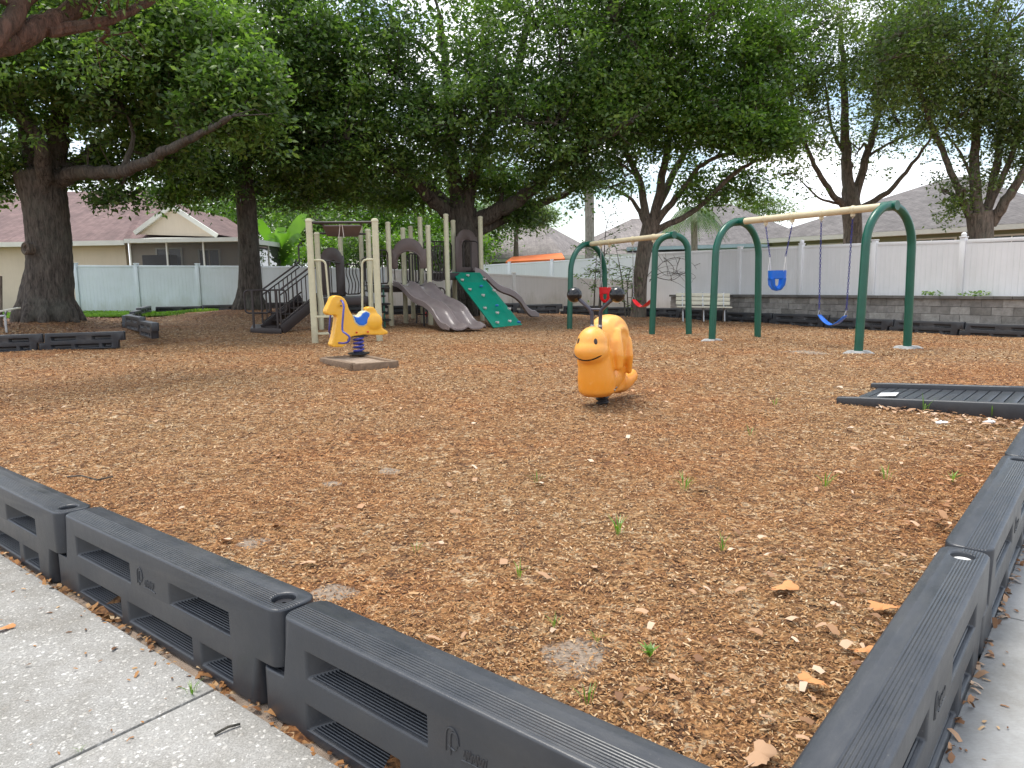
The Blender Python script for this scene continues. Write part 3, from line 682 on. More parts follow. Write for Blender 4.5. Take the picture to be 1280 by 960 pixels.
# weeds
def weed(px, py, h, nb, lab, broad=False, z=None, group='weeds sprouting from the mulch'):
    p = P(px, py) if z is None else PZ(px, py, z); mb = MB(); rr = random.Random(px)
    for i in range(nb):
        a = rr.uniform(0, 6.28); l = h*rr.uniform(.6,1); w_ = h*(.22 if broad else .05); lean = rr.uniform(.3,1.1)
        d = Vector((math.cos(a), math.sin(a), 0)); s_ = Vector((-d.y, d.x, 0)); b = p+d*rr.uniform(0,h*.2)
        pts = [(0,.3),(.5,1.),(1,.02)]
        vs = []
        for t_, ww in pts:
            c = b+d*(l*lean*t_*t_*.8)+Vector((0,0,l*t_*(1-.35*lean*t_)))
            vs += [c-s_*w_*ww*.5, c+s_*w_*ww*.5]
        mb.add(vs, [(0,1,3,2),(2,3,5,4)])
    return tag(mb.build('weed', M_grassm), lab, 'weed', group)
weed(812,820,.055,14,'bright green leafy weed beside the bare dirt patch near the middle bottom', True)
for px, py, h, nb, lab in ((693,784,.06,9,'small green weed left of the dirt patch, right of the fallen pale leaf'),(746,802,.06,7,'thin weed touching the right end of the lowest dirt patch'),
        (735,880,.09,6,'thin weed nearest the bottom border timber'),(773,668,.12,12,'grassy weed in the middle of the mulch below the snail rider'),(855,612,.13,10,'faint grass tuft right of the middle'),
        (1031,608,.13,9,'grass tuft in the right part of the mulch'),(1190,602,.10,12,'green tuft close to the right border'),(968,506,.10,10,'green tuft on the mulch left of the ramp'),
        (903,688,.10,6,'pale thin weed left of the orange leaf'),(1108,600,.12,6,'sparse weed between two tufts at the right'),(650,722,.09,6,'small sparse weed above the lowest dirt patch'),(938,545,.12,8,'grass tuft between snail rider and ramp'),(1155,514,.18,6,'long bladed weed against the near side of the ramp'),(1240,520,.2,4,'dry thin weed by the ramp at the right edge'),(520,690,.07,6,'tiny weed right of the small pale dirt patch'),(672,604,.10,7,'tiny grass tuft below the snail rider to its left')):
    weed(px, py, h, nb, lab)
weed(240,868,.06,16,'green grass tuft growing from the joint of the pebble path', False, SW-.004, 'weeds in the path')
weed(100,940,.03,8,'tiny moss tuft in the joint of the pebble path', False, SW-.004, 'weeds in the path')
# ------------------------------------------------------------------ ramp
r0 = P(1045,503); r1 = P(1090,484); rd = (RN*1.).copy(); wv = (r1-r0); wv.z = 0
Lr = ((RO-r0).dot(RN))-.16
t = thing('access_ramp', 'black plastic slatted ramp with raised side kerbs lying on the mulch at the right', 'ramp', r0)
rise = .09
def rp(s_, w_, z_): q = r0+rd*s_+wv*w_; return Vector((q.x, q.y, z_))
mb = MB()
for (wa, wb) in ((0,.06),(.94,1.)):
    mb = MB(); n = 8
    pr = []
    for i in range(n+1):
        s_ = Lr*i/n; zt = .055+.075*s_/Lr; zt = zt if i else .05
        pr += [rp(s_,wa,-.03), rp(s_,wb,-.03), rp(s_,wb,zt), rp(s_,wa,zt)]
    fs = [(4*i+k, 4*i+(k+1)%4, 4*i+4+(k+1)%4, 4*i+4+k) for i in range(n) for k in range(4)]+[(3,2,1,0),(4*n,4*n+1,4*n+2,4*n+3)]
    mb.add(pr, fs).build('side_kerb', M_border, t, bevel=.012, seg=3)
mb = MB(); nb = 15
for i in range(nb):
    s0 = .08+(Lr-.08)*i/nb; s1 = s0+(Lr-.08)/nb-.010; z0 = .005+(rise-.01)*s0/Lr; z1 = .005+(rise-.01)*s1/Lr
    mb.add([rp(s0,.065,z0-.04),rp(s1,.065,z1-.04),rp(s1,.935,z1-.04),rp(s0,.935,z0-.04),rp(s0,.065,z0),rp(s1,.065,z1),rp(s1,.935,z1),rp(s0,.935,z0)], [(0,3,2,1),(4,5,6,7),(0,1,5,4),(1,2,6,5),(2,3,7,6),(3,0,4,7)])
mb.build('slat_surface', M_border, t, bevel=.003)
s0 = .26; MB().add([rp(s0,.3,.036),rp(s0+.16,.3,.053),rp(s0+.13,.52,.050),rp(s0-.03,.52,.033)], [(0,1,2,3)]).build('white_sticker', M_paper, t)
for px, py, lab in ((1176,531,'crumpled white paper scrap on the leaves by the ramp'),(1236,530,'second white scrap right of the first by the ramp')):
    p = P(px, py, .02); mb = MB().ball(p, (.05,.03,.012), 8); mb.v = [(v[0]+rnd.uniform(-.008,.008), v[1]+rnd.uniform(-.008,.008), v[2]+rnd.uniform(-.006,.006)) for v in mb.v]
    tag(mb.build('paper_scrap', M_paper), lab, 'litter')
# ------------------------------------------------------------------ snail rider
def rider_base(px, py): p = P(px, py); return p
sb = P(753, 505); hd = math.atan2(-.848, -.530)          # heading of the snail
snail = thing('snail_spring_rider', 'orange smiling snail spring rider with black ball antennae in the middle of the mulch', 'spring rider', sb)
fw = Vector((math.cos(hd), math.sin(hd), 0)); lf = Vector((-fw.y, fw.x, 0)); up = Vector((0,0,1))
def S(s_, l, z): return sb+fw*s_+lf*l+up*z
RM = Matrix((fw, lf, up)).transposed()
mb = MB()
mb.ball(S(.215,0,.590), (.155,.145,.165), 28, RM); mb.ball(S(.235,0,.530), (.168,.162,.135), 28, RM)
mb.prism([(.26,.20),(.24,.13),(.18,.10),(-.25,.10),(-.38,.11),(-.40,.17),(-.25,.45),(-.05,.55),(.10,.60),(.24,.56),(.26,.45)], (-.095,.095), lambda a,b,c: S(a,c,b))
mb.tube([S(.125,0,.10),S(.125,0,.14),S(.13,0,.26),S(.15,0,.40),S(.17,0,.52)], [.13,.172,.178,.163,.15], 28); mb.ball(S(-.02,0,.24), (.30,.145,.15), 24, RM)
mb.tube([S(-.3,0,.18),S(-.45,.0,.15),S(-.58,.0,.165),S(-.68,.0,.19)], [.12,.10,.085,.075], 16); mb.ball(S(-.685,0,.192), .078, 16)
# shell: thick disc with a raised spiral
mb.lathe(S(-.135,-.155,.570), [(.02,0),(.15,.0),(.235,.03),(.270,.08),(.280,.155),(.270,.23),(.235,.28),(.15,.31),(.02,.31)], 40, lf)
mb.ball(S(.03,0,.62), (.14,.13,.17), 20, RM); mb.ball(S(-.20,0,.33), (.22,.135,.20), 20, RM); mb.ball(S(-.12,0,.45), (.25,.16,.22), 20, RM)
for sg in (-1, 1):
    sp = []
    for k in range(60):
        a = -.6+k*.16; rr = .225*math.exp(-k*.022)
        sp.append(S(-.13+rr*math.cos(a), sg*(.140), .55+rr*math.sin(a)))
    mb.tube(sp, [.036-.0003*k for k in range(60)], 8)
    mb.tube([S(-.02,sg*.13,.70),S(.04,sg*.165,.60),S(.06,sg*.195,.48),S(.06,sg*.195,.385)], [.05,.052,.048,.038], 14); mb.ball(S(.06,sg*.195,.375), .040, 14)
    mb.tube([S(-.25,sg*.16,.62),S(-.22,sg*.18,.45),S(-.25,sg*.165,.31)], [.03,.042,.03], 12); mb.ball(S(-.25,sg*.165,.30), .032, 12)
body = blob('body', mb, M_snail, snail, .010, 16)
bvh = BVHTree.FromPolygons([v.co+sb for v in body.data.vertices], [tuple(p.vertices) for p in body.data.polygons])
def hit(l, z):
    h = bvh.ray_cast(S(1.2, l, z), -fw); return h[0], h[1]
for sg in (-1, 1):
    h, n_ = hit(sg*.086, .625)
    Mx = Vector((0,0,1)).rotation_difference(n_).to_matrix(); mb = MB()
    s_ = (Vector((0,0,1))-n_*n_.z).normalized(); q_ = n_.cross(s_)
    M3 = Matrix((q_, s_, n_)).transposed()
    mb.ball(h, (.0165,.030,.007), 18, M3); mb.build('eye', simple('eye_brown' if sg<0 else 'eye_brown2', (.035,.018,.012), .3), snail, smooth=True)
pts = []
for k in range(17):
    l = -.135+.27*k/16; z = .455+.045*(l/.135)**2
    h, n_ = hit(l, z)
    if h is not None: pts.append(h+n_*.001)
MB().tube(pts, [.004]+[.0075]*(len(pts)-2)+[.004], 6).build('mouth', M_blackgloss, snail, smooth=True)
M_tubegrey = simple('grey_tube', (.055,.052,.07), .35)
for sg in (-1, 1):
    pth = bez([S(.14,sg*.040,.70), S(.14,sg*.043,.83), S(.145,sg*.055,.895), S(.15,sg*.115,.955), S(.155,sg*.19,1.015)], 6)
    MB().tube(pth, .0175, 12).build('antenna', M_tubegrey, snail, smooth=True)
    MB().ball(S(.157,sg*.215,1.04), .071, 28).build('antenna_ball', M_blackgloss, snail.children[-1], smooth=True)
    MB().lathe(S(.14,sg*.040,.745), [(.022,0),(.022,.015),(.016,.02)], 14).build('flange', M_grey, snail, smooth=True)
MB().tube([S(.145,-.055,.905), S(.145,.055,.905)], .0125, 10).build('antenna_bridge', M_tubegrey, snail, smooth=True)
def coil(name, c, r, h, turns, wire, mat, parent):
    pts = [Vector(c)+Vector((r*math.cos(a), r*math.sin(a), h*k/(turns*20))) for k in range(int(turns*20)+1) for a in (2*math.pi*k/20,)]
    return MB().tube(pts, wire, 8).build(name, mat, parent, smooth=True)
coil('spring', sb+Vector((0,0,-.01)), .048, .12, 3, .015, M_black, snail)
MB().lathe(sb+Vector((0,0,-.02)), [(.045,0),(.045,.12)], 16).build('spring_core', M_black, snail, smooth=True)
for sg in (-1, 1):
    for s_, z in ((-.05,.16),(.10,.16)):
        h = bvh.ray_cast(S(s_, sg*1., z), -lf*sg)
        if h[0] is not None: MB().lathe(h[0]-h[1]*.002, [(.013,0),(.013,.006),(.008,.010)], 6, h[1]).build('bolt', M_grey, snail, bevel=.001)
    h = bvh.ray_cast(S(-.13, sg*1., .57), -lf*sg)
# ------------------------------------------------------------------ pony rider
hb = P(449, 449); ha = R(180+34)
pony = thing('pony_spring_rider', 'yellow pony spring rider with blue seat and violet handle rails on a timber base', 'spring rider', hb)
fw2 = Vector((math.cos(ha), math.sin(ha), 0)); lf2 = Vector((-fw2.y, fw2.x, 0))
def Hh(s_, l, z): return hb+fw2*s_+lf2*l+up*z
k_ = Vector((Q(450,400,hb.y)-Q(449.0,400,hb.y))).x/8     # metres per enlarged pixel
def hz(x, y): return ((470-x)*k_*1.04, CH-(350+y/8-(HOR+.3+3))*k_*8)
sil = [(215,165),(250,150),(300,160),(335,185),(355,225),(372,290),(395,335),(420,400),(470,450),(540,440),(570,380),(560,310),(548,285),(580,270),(625,278),(655,320),(670,390),(690,450),(715,500),(765,530),(755,555),(690,562),(600,555),(520,548),(400,560),(345,575),(330,640),(290,660),(195,652),(178,630),(205,560),(235,440),(250,345),(215,342),(170,340),(148,320),(150,290),(190,215)]
mb = MB().prism([hz(*q) for q in sil], (-.085,.085), lambda a,b,c: Hh(a,c,b))
for sg in (-1,1):
    a_, b_ = hz(620,420); mb.ball(Hh(a_, sg*.07, b_), (.15,.06,.14), 16, Matrix((fw2,lf2,up)).transposed())
    a_, b_ = hz(285,235); mb.ball(Hh(a_, sg*.05, b_), (.09,.05,.085), 16, Matrix((fw2,lf2,up)).transposed())
pbody = blob('body', mb, M_yellow, pony, .012, 8)
mb = MB().prism([hz(*q) for q in ((405,345),(425,365),(455,372),(482,362),(505,330),(540,318),(572,335),(575,385),(555,430),(510,455),(465,452),(430,420))], (-.100,.100), lambda a,b,c: Hh(a,c,b))
blob('seat', mb, M_blue, pony, .010, 4)
mb = MB().prism([hz(*q) for q in ((396,342),(425,358),(455,366),(485,348),(505,322),(540,308),(582,328),(587,388),(564,440),(512,467),(462,464),(420,428))], (-.093,.093), lambda a,b,c: Hh(a,c,b))
blob('seat_rim', mb, M_cream, pony, .010, 4)
for sg in (-1,1):
    a_, b_ = hz(290,253); MB().ball(Hh(a_, sg*.098, b_), (.012,.014,.014), 12).build('eye', M_bluedark, pony, smooth=True)
    q = [(296,200,.07),(290,215,.17),(283,262,.24),(266,340,.27),(250,480,.28),(262,515,.36),(285,545,.40),(280,590,.38),(262,610,.28),(255,615,.08)]
    MB().tube(bez([Hh(hz(x,y)[0], sg*l, hz(x,y)[1]) for x,y,l in q], 5), .0155, 10).build('handle_rail', M_purple, pony, smooth=True)
    for x in (430,545):
        a_, b_ = hz(x,520); MB().lathe(Hh(a_, sg*.10, b_), [(.014,0),(.014,.014),(.006,.018)], 10, lf2*sg).build('bolt', M_red, pony, smooth=True)
coil('spring', hb+up*.10, .075, .27, 4.5, .017, M_purple, pony)
a_, b_ = hz(470,560)
MB().box(hb+up*(b_-.005), (.26,.16,.02), ha).build('mounting_plate', M_black, pony)
MB().lathe(hb+up*.085, [(.17,0),(.17,.02),(.10,.03)], 24).build('base_plate', M_black, pony, smooth=True)
q0, q1, q2 = P(441,461), P(495,457), P(403,452)
q3 = q1+q2-q0; cs = [q0, q1, q3, q2]
frame = thing('timber_frame', 'weathered timber box frame half sunk in the mulch under the yellow pony', 'frame', q0)
for i in range(4):
    a, b = cs[i], cs[(i+1)%4]; h = .020 if i != 3 else .012
    MB().bar(a+up*(h-.005), b+up*(h-.005+(.02 if i==3 else 0)), .09, .11).build('beam', M_timber, frame, bevel=.006)
ctr = (q0+q1+q2+q3)/4
fill = MB(); n = 20; zf = .045
fill.add([(c.x,c.y,zf) for c in cs], [(0,1,2,3)]); fill.build('soil_fill', M_dirt, frame)
# ------------------------------------------------------------------ swings
def arch(name_mat, A, B, Hz, parent, r=.068, inset=.05, nm='arch_frame'):
    U = (B-A); U.z = 0; W_ = U.length; U.normalize(); rad = W_/2-inset; c = (A+B)/2; zc = Hz-rad
    p = [A+up*-.15, A+up*.02]+[A+U*(inset*t)+up*((zc)*t) for t in (.5,)]
    c3 = Vector((c.x, c.y, zc))
    p += [c3+U*(-rad)*math.cos(a)+up*rad*math.sin(a) for a in [math.pi*k/22 for k in range(23)]]
    p += [B-U*(inset*.5)+up*(zc*.5), B+up*.02, B+up*-.15]
    MB().tube(p, r, 18).build(nm, M_green, parent, smooth=True)
    return c3+up*rad
def swing_frame(A1, B1, A2, B2, H1, H2, lab, beam_ext=.0):
    t = thing('swing_frame', lab, 'swing frame', (A1+B1)/2, group=None)
    T1 = arch(M_green, A1, B1, H1, t); T2 = arch(M_green, A2, B2, H2, t)
    d = (T2-T1).normalized()
    MB().tube([T1+d*.05, T2-d*.05], .062, 18).build('top_beam', M_creambeam, t, smooth=True)
    for T, s_ in ((T1,1),(T2,-1)):
        MB().tube([T-d*.10*s_, T+d*.16*s_], .078, 18).build('beam_collar', M_green, t, smooth=True)
    return t, T1, T2
def top_h(px, py, A, B): m_ = (A+B)/2; return Q(px, py, m_.y).z-.068
A1, B1 = P(1073,440), P(1134,434); A2, B2 = P(890,425), P(947,420)
near, T1, T2 = swing_frame(A1, B1, A2, B2, top_h(1105,252,A1,B1), top_h(920,273,A2,B2), 'green arched swing frame nearest the camera carrying the blue bucket and blue belt swing')
A3, B3 = P(815,417), P(861,416.5); A4, B4 = P(712,410), P(757,405.5)
farf, T3, T4 = swing_frame(A3, B3, A4, B4, top_h(838,290,A3,B3), top_h(739,302,A4,B4), 'green arched swing frame farther away at the left carrying the red swings')
for c, s_ in ((A1,.22),(B1,.24),(A2,.2)):
    mb = MB(); n = 16; vs = [(c.x,c.y,c.z+.02)]+[(c.x+s_*(1+.2*math.sin(i*2.3))*math.cos(2*math.pi*i/n)*1.2, c.y+s_*(1+.2*math.cos(i*1.7))*math.sin(2*math.pi*i/n)*.8, c.z-.03) for i in range(n)]+[(c.x+s_*.8*math.cos(2*math.pi*i/n), c.y+s_*.6*math.sin(2*math.pi*i/n), c.z+.022) for i in range(n)]
    mb.add(vs, [(0,n+1+i,n+1+(i+1)%n) for i in range(n)]+[(n+1+i,1+i,1+(i+1)%n,n+1+(i+1)%n) for i in range(n)])
    mb.build('concrete_footing', M_conc, near)
def on_beam(Ta, Tb, px):
    lo, hi = 0., 1.
    def fx(t):
        p = Ta.lerp(Tb, t); a, b, c = ray(px, 290); return p.x-p.y*a/b
    f0 = fx(0)
    for _ in range(40):
        m_ = (lo+hi)/2
        if fx(m_)*f0 > 0: lo = m_
        else: hi = m_
    return Ta.lerp(Tb, lo)
def hanger(p, d, parent):
    mb = MB().box(p-up*.085, (.05,.06,.05), math.atan2(d.y,d.x)); mb.lathe(p-up*.0-Vector(d)*.035, [(.068,0),(.074,.02),(.074,.05),(.068,.07)], 16, d)
    mb.tube([p-up*.10-d*.02, p-up*.15, p-up*.10+d*.02], .008, 6)
    return mb.build('hanger', M_creambeam, parent, smooth=True)
def chain(a, b, parent, mat, name='chain', link=.055):
    mb = MB(); d = (b-a); L = d.length; d.normalize(); s0 = d.orthogonal().normalized(); s1 = d.cross(s0); n = int(L/link/.8)
    for i in range(n):
        c = a+d*(L*(i+.5)/n); s_ = s0 if i%2 else s1; o_ = s1 if i%2 else s0
        pts = [c+d*(link*.5*math.cos(t))*1.05+s_*(.014*math.sin(t)) for t in [2*math.pi*k/8 for k in range(9)]]
        mb.tube(pts, .0052, 4, cap=False)
    return mb.build(name, mat, parent, smooth=True)
def belt_swing(Ta, Tb, pxa, pxb, sag_px, seat_py, lab, smat, smat2, cmat, frame, zs=None, off=0):
    pa, pb = on_beam(Ta, Tb, pxa), on_beam(Ta, Tb, pxb); d = (pb-pa).normalized(); d.z = 0
    hanger(pa, d, frame); hanger(pb, d, frame)
    m_ = (pa+pb)/2; z0 = Q((pxa+pxb)/2, seat_py, m_.y).z
    w_ = (pb-pa).length*.9/2; n = 14
    t = thing('belt_swing', lab, 'swing', Vector((m_.x, m_.y, z0)))
    side = Vector((-d.y, d.x, 0)); mb = MB(); th_ = .012
    ring = []
    for i in range(n+1):
        u = i/n*2-1; c = m_+d*(u*w_*.95); c.z = z0+.17*abs(u)**1.7
        nrm = Vector((d.x*-.3*u, d.y*-.3*u, 1)).normalized()
        wd = .075*(1-.35*abs(u)**4)
        ring.append([c-side*wd, c+side*wd, c+side*wd+nrm*th_, c-side*wd+nrm*th_])
    for r_ in ring: mb.v += r_
    mb.f = [(4*i+k, 4*i+(k+1)%4, 4*i+4+(k+1)%4, 4*i+4+k) for i in range(n) for k in range(4)]+[(3,2,1,0),(4*n,4*n+1,4*n+2,4*n+3)]
    mb.build('seat', smat, t, bevel=.003)
    for sg, pt in ((-1,pa),(1,pb)):
        e = m_+d*(sg*w_*.95); e.z = z0+.17; k = e+up*.10+d*sg*.01
        for q in (-1,1): MB().tube([e+side*.05*q, k], .006, 6).build('end_bracket', M_grey, t, smooth=True)
        chain(pt-up*.14, k, t, cmat)
    return t
belt_swing(T1, T2, 1065, 1026, 0, 406.5, 'blue belt swing hanging empty on long violet chains from the near frame', M_blue, M_bluedark, M_chain, near)
belt_swing(T3, T4, 817, 791, 0, 384, 'red belt swing hanging low from the farther swing frame', M_red, M_red, M_grey, farf)
def bucket(Ta, Tb, pxa, pxb, top_py, bot_py, lab, mat, cmat, frame, wpx=24):
    pa, pb = on_beam(Ta, Tb, pxa), on_beam(Ta, Tb, pxb); d = (pb-pa).normalized(); d.z = 0; side = Vector((-d.y, d.x, 0))
    hanger(pa, d, frame); hanger(pb, d, frame)
    m_ = (pa+pb)/2; zt = Q((pxa+pxb)/2, top_py, m_.y).z; zb = Q((pxa+pxb)/2, bot_py, m_.y).z; h = zt-zb
    t = thing('bucket_swing', lab, 'swing', Vector((m_.x, m_.y, zb)))
    mb = MB(); n = 28; w_ = .17; dp = .13
    def ring(z, sx, sy): return [m_*1+d*(sx*math.cos(2*math.pi*i/n))+side*(sy*math.sin(2*math.pi*i/n))+up*(z-m_.z) for i in range(n)]
    # band around the body
    lv = [(zt-.02,w_,dp),(zt-.0,w_+.012,dp+.012),(zt-h*.42,w_+.006,dp+.004),(zt-h*.46,w_-.008,dp-.01)]
    R0 = [ring(*l) for l in lv]; R1 = ring(zt-h*.44, w_-.02, dp-.022); R2 = ring(zt-.02, w_-.012, dp-.012)
    allr = R0+[R1,R2]
    for r_ in allr: mb.v += r_
    m2 = len(allr); mb.f = [(i*n+k, i*n+(k+1)%n, ((i+1)%m2)*n+(k+1)%n, ((i+1)%m2)*n+k) for i in range(m2) for k in range(n)]
    mb.build('band', mat, t, smooth=True)
    mb = MB()                              # crotch sling with leg holes left and right
    for sy in (-1, 1):
        mb.tube([m_+side*(dp-.005)*sy+up*(zt-h*.4-m_.z), m_+side*(dp*.75)*sy+up*(zt-h*.8-m_.z), m_+up*(zb-m_.z)+side*.02*sy], [.045,.04,.04], 8)
    for sx in (-1, 1):
        mb.tube([m_+d*(w_-.01)*sx+up*(zt-h*.4-m_.z), m_+d*(w_*.85)*sx+up*(zt-h*.75-m_.z), m_+d*(w_*.5)*sx+up*(zb+.015-m_.z), m_+up*(zb-m_.z)], [.045,.04,.035,.035], 8)
    mb.build('sling', mat, t, smooth=True)
    for sg, pt in ((-1,pa),(1,pb)):
        e = m_+d*(sg*(w_+.006)); e.z = zt-.02; k = e+up*.28
        for q in (-1,1): MB().tube([e+side*.04*q, k], .005, 6).build('end_bracket', M_white, t, smooth=True)
        chain(pt-up*.14, k, t, cmat)
    MB().box(m_+d*(.05)+side*(-dp-.012)+up*(zt-.08-m_.z), (.09,.004,.07), math.atan2(d.y,d.x)).build('warning_label', M_holdwhite, t)
    return t
bucket(T1, T2, 990, 957, 338, 361.5, 'blue toddler bucket swing on violet chains from the near frame', M_blue, M_chain, near)
bucket(T3, T4, 762, 751, 359, 377, 'red toddler bucket swing under the farther swing frame', M_red, M_grey, farf)
# ------------------------------------------------------------------ bench
def bench(A, B, lab, depth_v, L=None, back=.45):
    t = thing('park_bench', lab, 'bench', A); U = (B-A); U.z = 0; U.normalize(); Ls = (B-A).length
    Vd = Vector((-U.y, U.x, 0))*depth_v
    for i in range(4):
        MB().bar(A+Vd*(.04+.115*i)+up*.44, B+Vd*(.04+.115*i)+up*.44, .10, .035).build('seat_slat', M_creamslat, t, bevel=.008)
    for i in range(3):
        o_ = Vd*(.50+.03*i)+up*(.55+.125*i); MB().bar(A+o_, B+o_, .035, .11).build('back_slat', M_creamslat, t, bevel=.008)
    for u in (.12,.5,.88):
        c = A+U*Ls*u
        mb = MB().tube([c+up*-.02+Vd*.10, c+Vd*.22+up*.40], .022, 8).tube([c+up*-.02+Vd*.5, c+Vd*.3+up*.40], .022, 8).tube([c+Vd*.0+up*.415, c+Vd*.46+up*.415, c+Vd*.58+up*.86], .022, 8)
        mb.build('leg_frame', M_grey, t, smooth=True)
    return t
M_creamslat = simple('cream_slat', (.66,.63,.50), .5, .06, 3, dirt=(.45,.42,.32))
bL, bR = P(846,401.5), P(914,402.5); bR.y = bL.y-.25
bench(Vector((bL.x,bL.y,bL.z)), Vector((bR.x,bR.y,bR.z)), 'cream slatted park bench in front of the pale fence beside the block wall', 1)
bl = Vector(Q(-75,412,15.8)); br = Vector(Q(14,408,17.2))
t = thing('park_bench', 'cream slatted bench cut off by the left photo edge, on the oak mound', 'bench', br)
U = (Q(33,387,17.6)-Q(-60,412,14.6)); 
sA = Q(-40,398,15.2); 
for i in range(3):
    a = Q(3+9*i+3,388-1.6*i,17.2); b = a+Vector((-.16,-.12,-.05)); c_ = Vector((-.35,-1.3,-.02))
    MB().bar(a+Vector((0,0,0)), a+Vector((-.12,-.55,-.07)), .115, .03).build('back_slat', M_creamslat, t, bevel=.006)
p = Q(6,395,16.6); MB().tube([Vector((p.x,p.y,g(p.x,p.y)-.02)), p, Q(8,388,17.1)], .028, 8).build('leg_frame', M_grey, t, smooth=True)
MB().tube([Q(-30,397,16.6), p], .03, 8).build('leg_frame', M_grey, t, smooth=True)
# ------------------------------------------------------------------ playset
ps0 = P(520, 405)
play = thing('playground_structure', 'brown and cream playset with slides, green climbing wall, decks and stairs', 'playset', ps0)
def post(b, zt, r=.070):
    b = Vector(b); mb = MB().lathe((b.x,b.y,b.z-.1), [(r,0),(r,zt-b.z+.1-.07),(r*1.12,zt-b.z+.1-.068),(r*1.12,zt-b.z+.1-.045),(r*.95,zt-b.z+.1-.015),(r*.5,zt-b.z+.1)], 16)
    return mb.build('post', M_cream, play, smooth=True)
def pq(bx, by, tx, ty, dz=0):
    b = P(bx, by); b.z += dz; zt = Q(tx, ty, b.y).z; post(b, zt); return b
p1 = pq(394,427,386,273); p2 = pq(474.5,425,468,273); p3 = pq(402,411,398,290); p4 = pq(465,409,461,286)
pa_ = pq(489.6,406,486,277); pb_ = pq(507.6,403.5,503,284); pc_ = pq(529,402.6,525,270.5); pd_ = pq(538.6,405,535,281)
pe_ = pq(561,404.5,557.5,267); pg_ = pq(603,400,600.5,270)
def back(px, py, y): q = Q(px, 400, y); b = Vector((q.x, y, g(q.x, y))); post(b, Q(px, py, y).z); return b
pD = back(430,295,21.9); pE = back(455.5,281,22.6); pf_ = back(569.5,274.6,22.4)
pH = back(517,282,23.0)
def collar(b, z): MB().lathe((b.x,b.y,z), [(.075,0),(.075,.05)], 16).build('collar', M_cream, play, smooth=True)
for b, py in ((pa_,321),(pa_,298),(pe_,298),(pd_,321),(pg_,296)): collar(b, Q(640,py,b.y).z)
def lift(p, z): return Vector((p.x, p.y, z))
D1z = Q(430,372,p3.y).z; D2z = Q(510,356,20.6).z; D3z = Q(580,341,21.5).z
def deck(poly, z, th_=.14):
    mb = MB(); n = len(poly); mb.add([lift(p,z-th_) for p in poly]+[lift(p,z) for p in poly], [tuple(range(n))[::-1], tuple(range(n,2*n))]+[(i,(i+1)%n,n+(i+1)%n,n+i) for i in range(n)])
    return mb.build('deck', M_darkbrown, play, bevel=.01)
deck([p3,p4,pE,pD], D1z, .2); deck([p4+Vector((.1,.1,0)),pa_,pd_,pc_,pH,pE+Vector((.1,0,0))], D2z, .2); deck([pd_+Vector((.1,.2,0)),pe_,pg_,pf_,pc_+Vector((.1,.1,0))], D3z, .2)
# stepped risers between decks
for z in (D1z+.15, D1z+.3): MB().bar(lift(p4,z)+Vector((.15,.3,0)), lift(pE,z)+Vector((.2,-.2,0)), .25, .04).build('deck_step', M_darkbrown, play)
def railing(a, b, z0, z1, n=5, mat=None, r=.019, curved=False):
    mat = mat or M_darkbrown; a, b = lift(a,0), lift(b,0); d = (b-a); L = d.length; d.normalize(); a = a+d*.09; b = b-d*.09; L -= .18; rr = min(.12, L/3)
    mb = MB()
    def pt(s_, z): return a+d*s_+up*z
    loop = [pt(rr,z0), pt(L-rr,z0)]+[pt(L-rr+rr*math.sin(t), z0+rr-rr*math.cos(t)) for t in (.5,1.,1.57)]+[pt(L,z1-rr)]+[pt(L-rr+rr*math.cos(t), z1-rr+rr*math.sin(t)) for t in (.5,1.,1.57)]+[pt(rr,z1)]+[pt(rr-rr*math.sin(t), z1-rr+rr*math.cos(t)) for t in (.5,1.,1.57)]+[pt(0,z0+rr)]+[pt(rr-rr*math.cos(t), z0+rr-rr*math.sin(t)) for t in (.5,1.,1.57)]
    mb.tube(loop, r, 8)
    for i in range(1, n):
        s_ = L*i/n
        if curved:
            mb.tube(bez([pt(s_, z0), pt(s_+.05, z0+(z1-z0)*.35), pt(s_-.05, z0+(z1-z0)*.7), pt(s_, z1)], 4), r*.8, 6)
        else: mb.tube([pt(s_, z0), pt(s_, z1)], r*.8, 6)
    mb.tube([pt(-.09,z1-.12), pt(0,z1-.12)], r, 6).tube([pt(L,z1-.12), pt(L+.09,z1-.12)], r, 6)
    return mb.build('railing', mat, play, smooth=True)
railing(p3, pD, D1z+.05, D1z+.98, 4); railing(pD, pE, D1z+.05, D1z+.95, 5, curved=True); railing(p4, pE, D1z+.3, D1z+1.1, 4)
railing(pE, pH, D2z+.05, D2z+.9, 6); railing(pH, pc_, D2z+.05, D2z+.95, 3, curved=True); railing(pa_, p4, D2z+.05, D2z+.95, 3)
railing(pd_, pe_, D2z+.1, D3z+.75, 4, curved=True); railing(pc_, pf_, D3z+.05, D3z+.95, 5); railing(pf_, pg_, D3z+.05, D3z+.95, 3)
railing(pb_, pc_, D2z+.05, D2z+.9, 4)
railing(pd_, pe_, D2z-.75, D2z-.1, 3, curved=True)
